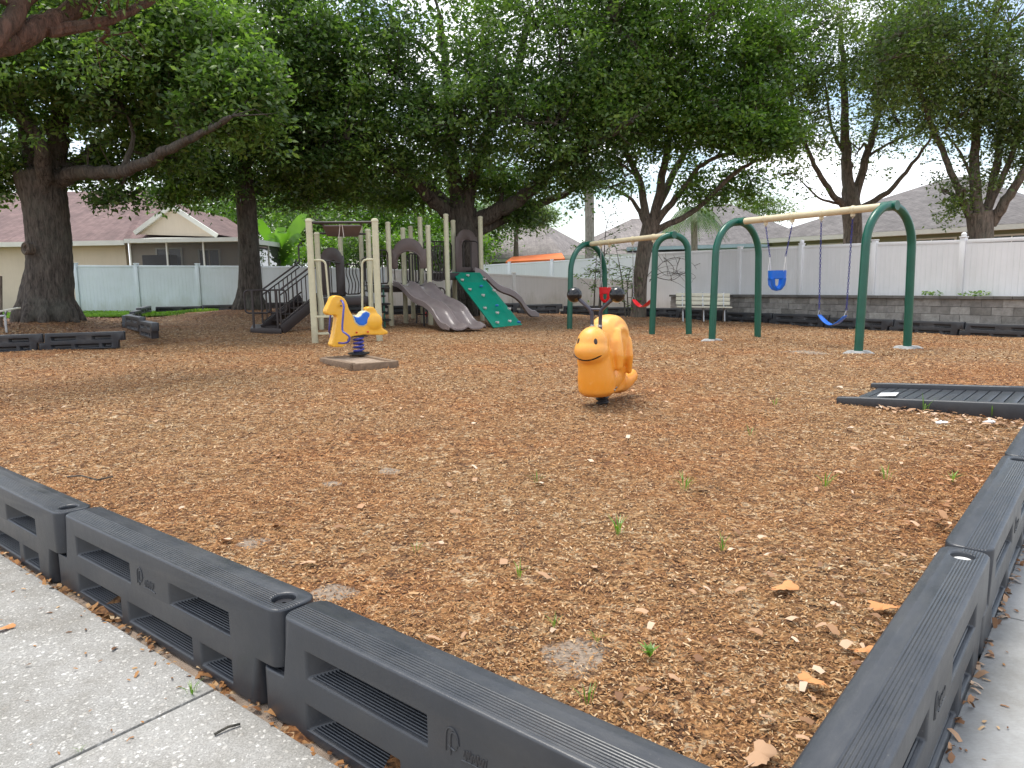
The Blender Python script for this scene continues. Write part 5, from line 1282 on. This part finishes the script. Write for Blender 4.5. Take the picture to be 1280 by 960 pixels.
# ------------------------------------------------------------------ trees
def tree(name, lab, cat, trunk, tr, limbs, lobes, leafmat, barkmat, nclump, leaf=.10, lpc=46, cr=.38, sagk=.0, seed=1, flare=1.0, group=None, blobtrunk=False):
    """trunk: points; limbs: list of (points, r0, r1); lobes: (center, (rx,ry,rz), weight)"""
    r_ = np.random.default_rng(seed); rr = random.Random(seed)
    t = thing(name, lab, cat, trunk[0], group=group)
    tp = bez(trunk, 6); n = len(tp); rad = []
    for i in range(n):
        u = i/(n-1); k = u*(len(tr)-1); j = min(int(k), len(tr)-2); rad.append(tr[j]+(tr[j+1]-tr[j])*(k-j))
    mb = MB().tube([tp[0]-up*.25]+tp, [rad[0]*1.1]+rad, 20)
    if flare:
        for k in range(11):
            a = k*.571+rr.uniform(-.2,.2); d = Vector((math.cos(a),math.sin(a),0)); r0_ = rad[0]
            mb.tube([tp[0]+up*(r0_*1.9)+d*r0_*.40, tp[0]+up*r0_*.75+d*r0_*.72, tp[0]+up*r0_*.2+d*r0_*1.05, tp[0]+d*r0_*rr.uniform(1.2,1.42)-up*.15], [r0_*.35,r0_*.36,r0_*.30,r0_*.16], 8)
    skel = []
    def add_limb(pts, r0_, r1_, nn=6, sides=9):
        q = bez(pts, nn); m_ = len(q)
        for i in range(1,m_-1): q[i] = q[i]+Vector((rr.gauss(0,1),rr.gauss(0,1),rr.gauss(0,1)))*r0_*.10
        rs = [r0_+(r1_-r0_)*(i/(m_-1))**.8 for i in range(m_)]
        mb.tube(q, rs, sides); skel.extend((p, rs[i]) for i, p in enumerate(q) if i > 1)
    skel.extend((p, rad[i]) for i, p in enumerate(tp) if i > n*.55)
    for L in limbs: add_limb(*L)
    if blobtrunk: o = blob('trunk', mb, barkmat, t, .045, 3, disp=(.05,.22))
    # sub limbs towards the lobes
    bm_ = MB() if blobtrunk else mb; mb2, mb = mb, bm_
    W = np.array([l[2] for l in lobes], float); W /= W.sum(); cen = []
    which = r_.choice(len(lobes), nclump, p=W)
    for w_ in which:
        c, rd_, _ = lobes[w_]; v = r_.normal(size=3); v /= np.linalg.norm(v); k = r_.uniform(.2,1.)**.5*(1+.22*r_.normal())
        cen.append([c[0]+v[0]*rd_[0]*k, c[1]+v[1]*rd_[1]*k, c[2]+v[2]*rd_[2]*k])
    cen = np.array(cen)
    # secondary branches: from the skeleton to lobe centres' sub points
    for c, rd_, _ in lobes:
        for k in range(3):
            tgt = Vector((c[0]+rr.uniform(-.5,.5)*rd_[0], c[1]+rr.uniform(-.5,.5)*rd_[1], c[2]+rr.uniform(-.4,.4)*rd_[2]))
            b, br_ = min(skel, key=lambda s_: (s_[0]-tgt).length+max(0, s_[0].z-tgt.z)*1.2)
            if (b-tgt).length < .5: continue
            mid = b.lerp(tgt,.5)+Vector((rr.gauss(0,.25),rr.gauss(0,.25),rr.uniform(.0,.5)))
            add_limb([b, mid, tgt], min(br_*.6,.09), .022, 5, 6)
    S_ = np.array([s_[0][:] for s_ in skel])
    for c in cen[:int(nclump*.55)]:
        i = np.argmin(((S_-c)**2).sum(1)); b = Vector(S_[i]); tgt = Vector(c)
        if (b-tgt).length > 2.6: continue
        mid = b.lerp(tgt,.5)+Vector((rr.gauss(0,.12),rr.gauss(0,.12),rr.gauss(.05,.1)))
        mb.tube([b, mid, tgt], [.018,.011,.005], 4, cap=False)
    bm_.build('branches' if blobtrunk else 'trunk', barkmat, t, smooth=True)
    # leaves
    nL = nclump*lpc; ci = np.repeat(np.arange(nclump), lpc)
    sz = r_.uniform(.7,1.3,nclump)*cr
    ofs = r_.normal(size=(nL,3))*np.array([1,1,.62])*sz[ci][:,None]*.62
    pos = cen[ci]+ofs; pos[:,2] -= np.abs(r_.normal(0,sagk+1e-6,nL))
    a = r_.uniform(0,2*np.pi,nL); el = r_.normal(-.25,.5,nL)
    u = np.stack([np.cos(a)*np.cos(el), np.sin(a)*np.cos(el), np.sin(el)],1)
    w0 = r_.normal(size=(nL,3)); w0 -= (w0*u).sum(1)[:,None]*u; w0[:,2] *= .45; w0 -= (w0*u).sum(1)[:,None]*u; w0 /= np.linalg.norm(w0,axis=1)[:,None]
    L_ = r_.uniform(.65,1.25,nL)[:,None]*leaf; nn_ = np.cross(u,w0)
    V = np.stack([pos, pos+u*L_*.45+w0*L_*.24+nn_*L_*.05, pos+u*L_, pos+u*L_*.45-w0*L_*.24+nn_*L_*.05],1).reshape(-1,3)
    b = np.arange(nL)*4; Fq = np.stack([b,b+1,b+2,b+3],1)
    npmesh('crown', V, Fq, leafmat, t)
    return t
def LB(px, py, y, rx, rz_, ry=None, w_=1.): q = Q(px, py, y); s_ = y/F; return ((q.x,q.y,q.z), (rx*s_, ry if ry else rx*s_*.8, rz_*s_), w_)
def LP(*a): return [Q(px,py,y) for px,py,y in a]
# 1: big left oak
b = Q(60,399,18.5)
tree('oak_tree', 'massive dark oak with flared trunk on the mound at the left', 'tree', [b]+LP((62,330,18.5),(58,265,18.5),(48,215,18.5)), [.60,.52,.50,.56],
  [(LP((75,225,18.5),(105,215,18.),(160,212,17.),(205,190,16.),(245,170,15.5),(290,145,15.)),.22,.06,7,10),
   (LP((50,235,18.5),(40,180,18.5),(20,120,18.5),(-20,40,18.)),.32,.14,6,10), (LP((60,230,18.5),(75,150,18.6),(85,60,19),(90,-60,19)),.30,.12,6,10),
   (LP((55,235,18.2),(52,190,17.8),(30,150,17.4),(-30,110,17)),.22,.1,6,10), (LP((80,220,18.5),(140,170,19.5),(200,110,20),(230,30,20)),.18,.07,6,8)],
  [LB(20,60,17,120,90), LB(130,40,17,120,90), LB(-70,110,17,90,90,w_=.8), LB(70,140,19.5,90,50,w_=.45), LB(160,110,18,90,60,w_=.8), LB(240,60,17,90,80), LB(235,120,17.5,60,35,w_=.7), LB(110,-60,18,200,80), LB(0,200,18.5,40,30,w_=.2), LB(200,190,19.,70,24,w_=.35), LB(120,212,19.5,60,22,w_=.3), LB(290,120,16,60,60,w_=.7), LB(-10,230,18.5,30,20,w_=.15), LB(140,245,18,22,14,w_=.08)],
  M_leafdark, M_bark, 2050, .15, 46, .31, seed=3, blobtrunk=True)
sc_ = Q(36,311,17.9); tt = bpy.data.objects['oak_tree']
MB().lathe(Q(37,311,17.95), [(.10,-.25),(.12,-.05),(.15,.04),(.17,.09),(.14,.13),(.08,.10),(.06,.04),(.01,.03)], 18, (-.5,-.85,.1)).build('branch_scar', M_bark2, tt, smooth=True)
# 2: second oak
b = Q(313,387,23)
tree('oak_tree', 'slender straight oak rising behind the playset stairs', 'tree', [b]+LP((312,330,23),(308,260,23),(300,190,23),(295,120,23)), [.42,.32,.30,.29,.22],
  [(LP((305,230,23),(290,205,22.5),(262,190,22)),.10,.04,6,8), (LP((305,215,23),(330,175,22.5),(365,150,22),(385,120,22)),.12,.04,6,8), (LP((300,180,23),(270,120,22.5),(240,60,22)),.14,.05,6,8), (LP((298,150,23),(320,80,23),(340,0,23)),.15,.05,6,8)],
  [LB(300,120,23,110,70), LB(230,190,22,55,40,w_=.6), LB(370,180,22.5,60,50,w_=.8), LB(300,40,22,140,80), LB(255,225,22,45,25,w_=.3), LB(350,235,24,50,30,w_=.4), LB(400,90,22,80,70), LB(290,-60,22,160,60), LB(215,245,22.5,30,14,w_=.12), LB(400,230,24,40,25,w_=.25)],
  M_leafdark, M_bark, 1750, .155, 46, .33, seed=5)
# 3: central oak
b = Q(584,391,24)
tree('oak_tree', 'broad dark spreading oak forking low behind the slides', 'tree', [b]+LP((584,340,24),(582,300,24),(578,262,24)), [.58,.47,.45,.46],
  [(LP((575,275,24),(545,255,23.5),(515,225,23),(470,195,22),(430,170,21)),.28,.08,7,10), (LP((588,280,24),(640,255,23.5),(690,215,23),(740,180,22),(790,150,21)),.30,.08,7,10),
   (LP((592,290,24),(660,262,24.5),(720,235,25),(770,222,25)),.22,.06,7,9), (LP((575,265,24),(565,200,24),(560,120,24),(550,20,24)),.30,.1,6,10), (LP((582,262,24),(600,190,24),(640,110,24),(660,20,24)),.28,.1,6,10), (LP((570,265,24),(535,230,25),(500,190,26),(470,120,26)),.2,.07,6,8)],
  [LB(560,60,22,140,90), LB(680,60,22,130,90), LB(450,90,22,100,80), LB(500,170,22,90,55), LB(620,150,21.5,110,60), LB(730,140,22,80,60), LB(430,190,22,60,45,w_=.6), LB(560,215,25,90,35,w_=.7), LB(700,215,23,55,35,w_=.5), LB(450,235,24,60,25,w_=.45), LB(640,235,24.5,50,18,w_=.3), LB(650,268,24,22,22,w_=.10), LB(600,-60,22,220,70), LB(510,250,25,40,20,w_=.25), LB(380,170,22,50,40,w_=.4), LB(760,60,22,80,90)],
  M_leafdark, M_bark, 2350, .155, 46, .34, seed=8)
# 4: tree beside the fence corner
b = Q(798,394,24.5)
tree('oak_tree', 'multi stemmed tree behind the far swing frame, its right crown lit bright green', 'tree', [b]+LP((800,350,24.5),(806,310,24.5),(815,275,24.5)), [.27,.24,.25,.29],
  [(LP((810,285,24.5),(800,230,24.5),(775,170,24),(770,100,24)),.16,.05,6,8), (LP((815,280,24.5),(828,220,24.5),(840,150,24.5),(860,60,24.5)),.18,.06,6,8), (LP((818,282,24.5),(850,240,24),(880,205,23.5),(935,185,22)),.14,.04,6,8), (LP((820,288,24.5),(870,262,24),(920,215,23),(960,195,22)),.12,.04,6,8), (LP((808,282,24.5),(790,250,25),(760,232,25)),.10,.03,6,8), (LP((815,275,24.5),(850,200,25),(890,120,25),(930,30,25)),.15,.05,6,8)],
  [LB(830,60,23,90,90), LB(900,60,23,90,80), LB(780,150,24,60,60,w_=.6), LB(850,150,23.5,75,55,w_=.8), LB(920,150,22,70,38,w_=.9), LB(960,175,21.5,45,25,w_=.4), LB(850,-60,23,160,70), LB(885,235,24,40,30,w_=.15), LB(770,225,24,35,30,w_=.12), LB(930,230,24,35,25,w_=.12), LB(780,70,24,60,80,w_=.7), LB(960,80,22,50,60,w_=.5)],
  M_leafmid, M_bark2, 1900, .15, 42, .34, flare=0, seed=12)
# 5 and 6: sparse trees behind the right fence
b = Q(1065,330,27); b.z = -.1
tree('oak_tree', 'airy grey green tree with forked trunk behind the near swing beam', 'tree', [b]+LP((1065,330,27),(1066,290,27),(1064,260,27),(1062,235,27)), [.36,.34,.32,.34,.26],
  [(LP((1062,262,27),(1058,200,27),(1055,120,27),(1050,20,27)),0.258,0.070,6,10), (LP((1068,250,27),(1085,190,27),(1100,130,27),(1115,40,27)),0.182,0.056,6,10), (LP((1058,262,27),(1035,235,26.5),(1015,200,26),(1000,160,26),(985,110,26)),0.129,0.035,7,8), (LP((1072,262,27),(1110,240,26.5),(1140,205,26),(1165,170,25.5)),0.129,0.035,7,8), (LP((1050,255,27),(1025,248,26.5),(1000,225,26)),0.061,0.021,6,7), (LP((1065,210,27),(1040,160,27),(1030,90,27)),0.099,0.028,6,8), (LP((1085,195,27),(1120,175,26.5),(1160,165,26)),0.061,0.014,6,7)],
  [LB(1040,60,26,90,55,w_=.9), LB(1100,70,26,80,50,w_=.8), LB(990,110,26,50,55,w_=.6), LB(1130,140,26,50,50,w_=.35), LB(1050,-40,26,150,60,w_=1.4), LB(1020,170,26,45,40,w_=.22), LB(1090,180,27,50,40,w_=.2), LB(970,30,25,60,55,w_=.7), LB(1150,40,25,60,60,w_=.7), LB(985,225,26,35,18,w_=.06), LB(1060,120,27,70,50,w_=.5), LB(1150,100,25,60,50,w_=.6), LB(980,170,25.5,40,40,w_=.25)],
  M_leafgrey, M_bark2, 1080, .14, 36, .36, seed=21, flare=0)
b = Q(1228,330,22.5); b.z = -.3
tree('oak_tree', 'many stemmed grey green tree above the white fence at the right edge', 'tree', [b]+LP((1226,330,22.5),(1226,295,22.5),(1224,265,22.5)), [.38,.35,.34,.36],
  [(LP((1222,275,22.5),(1218,215,22.5),(1222,140,22.5),(1235,40,22.5)),0.198,0.070,6,10), (LP((1212,270,22.5),(1195,230,22.5),(1170,170,22.3),(1152,120,22),(1140,70,22)),0.129,0.042,7,9), (LP((1232,272,22.5),(1245,210,22.5),(1255,130,22.5),(1262,30,22.5)),0.152,0.056,6,9), (LP((1238,280,22.5),(1262,245,22),(1290,200,21.5),(1330,140,21)),0.182,0.070,6,10), (LP((1232,268,22.5),(1258,210,22.2),(1280,150,22),(1300,60,22)),0.114,0.042,6,8), (LP((1215,225,22.5),(1200,190,22.3),(1180,165,22)),0.053,0.021,6,7)],
  [LB(1200,70,22,75,60), LB(1270,90,22,60,70), LB(1150,60,21.5,55,55,w_=.6), LB(1240,150,22,60,45,w_=.6), LB(1180,150,22,45,35,w_=.3), LB(1210,-40,22,130,60,w_=1.3), LB(1290,190,22,45,40,w_=.5), LB(1185,250,22.3,22,25,w_=.10), LB(1225,225,22.3,45,30,w_=.18), LB(1105,110,21.5,30,30,w_=.15), LB(1120,60,21.5,45,45,w_=.35), LB(1200,110,22,70,60,w_=.9), LB(1275,140,21.5,40,50,w_=.5)],
  M_leafgrey, M_bark2, 1200, .13, 36, .34, seed=23, flare=0)
# near limb entering at the top left: an oak standing left of the view
b = Vector((-9.5,6.0,0))
tree('oak_tree', 'reddish barked oak outside the left edge, its heavy limb crossing the top left corner', 'tree', [b, Vector((-9.3,6.2,2.)), Vector((-8.8,6.8,3.6))]+LP((-110,90,8.6)), [.5,.38,.34,.3],
  [(LP((-110,80,8.6),(-30,62,9),(40,38,9.5),(90,12,10),(130,-35,10.5)),.19,.10,6,10), (LP((-60,80,8.8),(-10,50,9.),(30,0,9.4),(50,-60,9.6)),.14,.09,6,10), (LP((60,38,9.6),(120,30,10),(175,8,10.5),(220,-20,11)),.09,.04,6,8)],
  [LB(60,-60,9.5,110,50), LB(170,-50,10.5,90,45,w_=.7), LB(-60,-20,9,60,60,w_=.5), LB(120,60,10.5,60,30,w_=.10)],
  M_leafdark, bark('red_bark', (.035,.018,.013), (.12,.065,.048), (.09,.07,.055)), 220, .085, 40, .3, seed=31)
# background trees beyond the fences
for i, (px, y, hpx, wd, mt, n, lab) in enumerate(((430,42,200,90,M_leafbright,420,'bright yellow green tree glowing beyond the fence behind the tall gate posts'),(350,46,190,90,M_leafmid,460,'mid green bushy tree beyond the screened lanai'),(520,44,225,80,M_leafbright,300,'light green tree beyond the fence behind the playset hood'),
        (250,52,215,90,M_leafmid,380,'rounded green tree behind the cream house gable'),(645,48,255,50,M_leafgrey,160,'pale green tree between the big oak and the tan roof'),(565,50,250,70,M_leafmid,260,'green tree behind the central oak trunk'),(395,38,255,45,M_leafdark,200,'dark green shrubby tree just right of the banana plant'),(930,58,230,60,M_leafgrey,130,'distant grey green tree above the blue house roof'))):
    b = Q(px, 360, y); b.z = 0; top = Q(px, hpx, y)
    lo_ = 312 if px not in (930,645) else 270
    if px in (250,): lo_ = 290
    tree('background_tree', lab, 'tree', [b, b.lerp(top,.4), b.lerp(top,.75)], [.3,.2,.1], [], [LB(px,(hpx+lo_)/2,y,wd,(lo_-hpx)/2+10), LB(px-wd*.5,(hpx+lo_)/2+15,y,wd*.5,(lo_-hpx)/2-5 if lo_-hpx > 30 else 10), LB(px+wd*.5,(hpx+lo_)/2+10,y,wd*.5,(lo_-hpx)/2-5 if lo_-hpx > 30 else 10)], mt, M_bark2, n, .22, 40, .75, seed=40+i, flare=0, group='trees beyond the fences')
# hedge-like undergrowth behind the grey fence
for i, (px, py, y, wd, h, mt) in enumerate(((410,318,33,28,22,M_leafbright),(455,312,32,30,26,M_leafmid),(500,315,32,28,24,M_leafbright),(548,318,32,26,22,M_leafmid),(590,312,33,18,18,M_leafbright))):
    b = Q(px, 360, y); b.z = 0
    tree('shrub', ['bright shrub right of the banana plant above the fence','green shrub behind the gate posts above the fence','bright shrub left of the slide hood above the fence','green shrub between slide hood and tall posts','small bright shrub beside the far arch panel'][i], 'shrub', [b, b+up*1., b+up*2.], [.08,.05,.03], [], [LB(px,py,y,wd,h)], mt, M_bark2, 90, .16, 40, .5, seed=60+i, flare=0, group='shrubs above the fence')
# banana plant
b = Q(352,360,34); b.z = 0
ban = thing('banana_plant', 'bright green banana plant behind the screened lanai', 'plant', b)
MB().tube([b, b+up*2.4], [.16,.1], 10).build('stem', M_leafmid, ban, smooth=True)
for tx, ty, wpx in ((325,283,7),(340,300,8),(352,292,9),(366,305,7),(379,277,9),(372,300,7),(345,322,7),(385,318,8),(362,330,7)):
    a = b+up*2.3; tip = Q(tx,ty,33.6); L = (tip-a).length; mid = a.lerp(tip,.5)+up*.25*L*.5; pts = bez([a,mid,tip+up*.1,tip+(tip-a)*.12-up*.05], 8); mb = MB(); m_ = len(pts); w_ = wpx*34/F*.9
    for i, p in enumerate(pts):
        d = (pts[min(i+1,m_-1)]-pts[max(i-1,0)]).normalized(); s_ = d.cross(Vector((.2,-1,.3))).normalized(); ww = w_*math.sin(math.pi*min(1,(.04+.96*i/(m_-1))))**.55
        mb.v += [p-s_*ww+up*.0, p-up*.03, p+s_*ww]
    mb.f = [q for i in range(m_-1) for q in ((3*i,3*i+1,3*i+4,3*i+3),(3*i+1,3*i+2,3*i+5,3*i+4))]
    mb.build('leaf', M_banana, ban, smooth=True)
# palms
def palm(px, y, topy, r, lab, n=16, fl=1.9, seed=1, basepx=None, droop=1.):
    b = Q(px, 360, y); b.z = 0; top = Q(px if basepx is None else basepx, topy, y); rr = random.Random(seed)
    t = thing('palm_tree', lab, 'palm tree', b, group='palm trees beyond the fences')
    MB().tube(bez([b, b.lerp(top,.5)+Vector((.05,0,0)), top],6), [r*1.2]+[r]*12, 14).build('trunk', M_palmbark, t, smooth=True)
    mb = MB()
    for k in range(n):
        a = 2*math.pi*k/n+rr.uniform(-.2,.2); e = rr.uniform(-.2,1.0); d = Vector((math.cos(a),math.sin(a),0)); L = fl*rr.uniform(.8,1.1)
        pts = [top+d*(L*u)+up*(L*(e*u-droop*(.6+e*.5)*u*u)) for u in [i/12 for i in range(13)]]
        for i in range(1,13):
            tdir = (pts[i]-pts[i-1]).normalized(); s_ = tdir.cross(up).normalized()
            for sg in (-1,1):
                for h in (0,.5):
                    q = pts[i-1].lerp(pts[i],h); l = L*.42*math.sin(math.pi*min(.97,.12+.85*i/12))
                    tp_ = q+s_*sg*l*.75+tdir*l*.45-up*l*.45; ww = tdir*.022
                    mb.add([q-ww, q+ww, tp_+ww*.2, tp_-ww*.2], [(0,1,2,3)])
        mb.tube(pts, [.02-.0012*i for i in range(13)], 4)
    mb.build('fronds', M_frond, t); return t
palm(736,41,212,.26,'tall pale trunked palm rising behind the far swing arch',seed=2, fl=2.4)
palm(604,40,262,.24,'pale trunked palm just right of the playset climbing tower',seed=3)
palm(867,36,262,.16,'palm with drooping fronds behind the fence left of the near swing', seed=4, fl=1.9, droop=1.5, n=20)
palm(468,46,250,.2,'palm glimpsed through the gate posts beyond the shrubs', seed=5, fl=2.2, droop=1.3)
# sapling and bare vine by the far swing frame
def sapling(pxs, y, lab, leaves, seed, name='sapling'):
    rr = random.Random(seed); r_ = np.random.default_rng(seed); b = Q(pxs[0][0][0], 388, y); b.z = g(b.x, b.y)
    t = thing(name, lab, 'shrub', b); mb = MB(); tips = []
    for st_ in pxs:
        p = LP(*[(x,yy,y+rr.uniform(-.2,.2)) for x, yy in st_]); p[0] = Vector((p[0].x, p[0].y, g(p[0].x,p[0].y)-.02 if name == 'sapling' else p[0].z)); q = bez(p, 6); mb.tube(q, [(.028 if name == 'sapling' else .014)*(1-.75*i/(len(q)-1)) for i in range(len(q))], 6)
        for k in range(leaves):
            c = q[rr.randrange(len(q)//4, len(q))]; d = Vector((rr.gauss(0,.8), rr.gauss(0,.5), rr.gauss(.05,.3))).normalized()*rr.uniform(.3,1.0); mb.tube([c, c+d*.5+up*.04, c+d], [.009,.006,.003], 4); tips += [(c, d)]
    mb.build('stems', M_bark, t, smooth=True)
    if name == 'sapling':
        V = []; Fq = []
        for c, d in tips:
            for _ in range(11):
                p = c+d*rr.uniform(.25,1.05)+Vector((rr.gauss(0,.05),rr.gauss(0,.05),rr.gauss(0,.04))); u = Vector((rr.gauss(0,1),rr.gauss(0,1),rr.gauss(-.1,.5))).normalized(); w_ = u.orthogonal().normalized(); l = rr.uniform(.07,.13); k = len(V)
                V += [p[:], (p+u*l*.5+w_*l*.24)[:], (p+u*l)[:], (p+u*l*.5-w_*l*.24)[:]]; Fq.append((k,k+1,k+2,k+3))
        npmesh('leaves', np.array(V), np.array(Fq), M_leafdark, t)
    return t
sapling([[(742,388),(744,350),(746,315)],[(749,388),(754,340),(757,290),(762,270)],[(748,386),(752,330),(752,300)],[(782,390),(778,355),(774,330),(770,310)],[(786,390),(784,360),(788,335)]], 24.2, 'thin leafy sapling of several stems between the far swing legs', 15, 5)
sapling([[(812,350),(830,340),(850,343),(872,350)],[(812,352),(826,330),(845,322),(866,330),(874,345)],[(814,345),(840,350),(860,340),(880,355)],[(830,322),(842,335),(838,350)],[(850,322),(846,338),(856,352)],[(808,346),(820,336),(835,345),(852,335)]], 25.2, 'leafless tangle of vine on the pale fence behind the bench', 4, 9, 'bare_vine')
# thin post and shrub at the far left edge
p = Q(3,420,17.); p.z = g(p.x,p.y)
tg = thing('grill_post', 'thin rusty post at the extreme left edge on the mound', 'post', p)
MB().tube([p, Q(1,345,17.)], .03, 8).build('shaft', M_bark2, tg, smooth=True)
# mulch on the mound
M_mound = litter('dark_chips', [(0,(.06,.03,.018)),(.5,(.15,.08,.05)),(.85,(.26,.17,.11)),(1,(.42,.32,.24))])
n = 16000; x = rng.uniform(-16.5,-8.6,n); y = rng.uniform(14.9,21.5,n); k = ((x+9.2) < (y-14.9)*-.25+.0)|(x < -9.8); x, y = x[k], y[k]
chips(0, (x, y), G(x,y)-.01, .03, .08, 'mound_mulch', M_mound, curl=.1)
# lawn blades
n = 16000; x = rng.uniform(-20,-9.8,n); y = rng.uniform(21.3,26.8,n)
hgt = rng.uniform(.03,.08,n); a = rng.uniform(0,6.28,n); z = G(x,y)+.02
V = np.stack([np.stack([x-.012*np.cos(a),y-.012*np.sin(a),z],1), np.stack([x+.012*np.cos(a),y+.012*np.sin(a),z],1), np.stack([x+.006+rng.normal(0,.02,n),y,z+hgt],1), np.stack([x-.004+rng.normal(0,.02,n),y,z+hgt],1)],1).reshape(-1,3)
b = np.arange(n)*4; o = npmesh('grass', V, np.stack([b,b+1,b+2,b+3],1), M_grassm); o['kind'] = 'stuff'
first.name = first.name
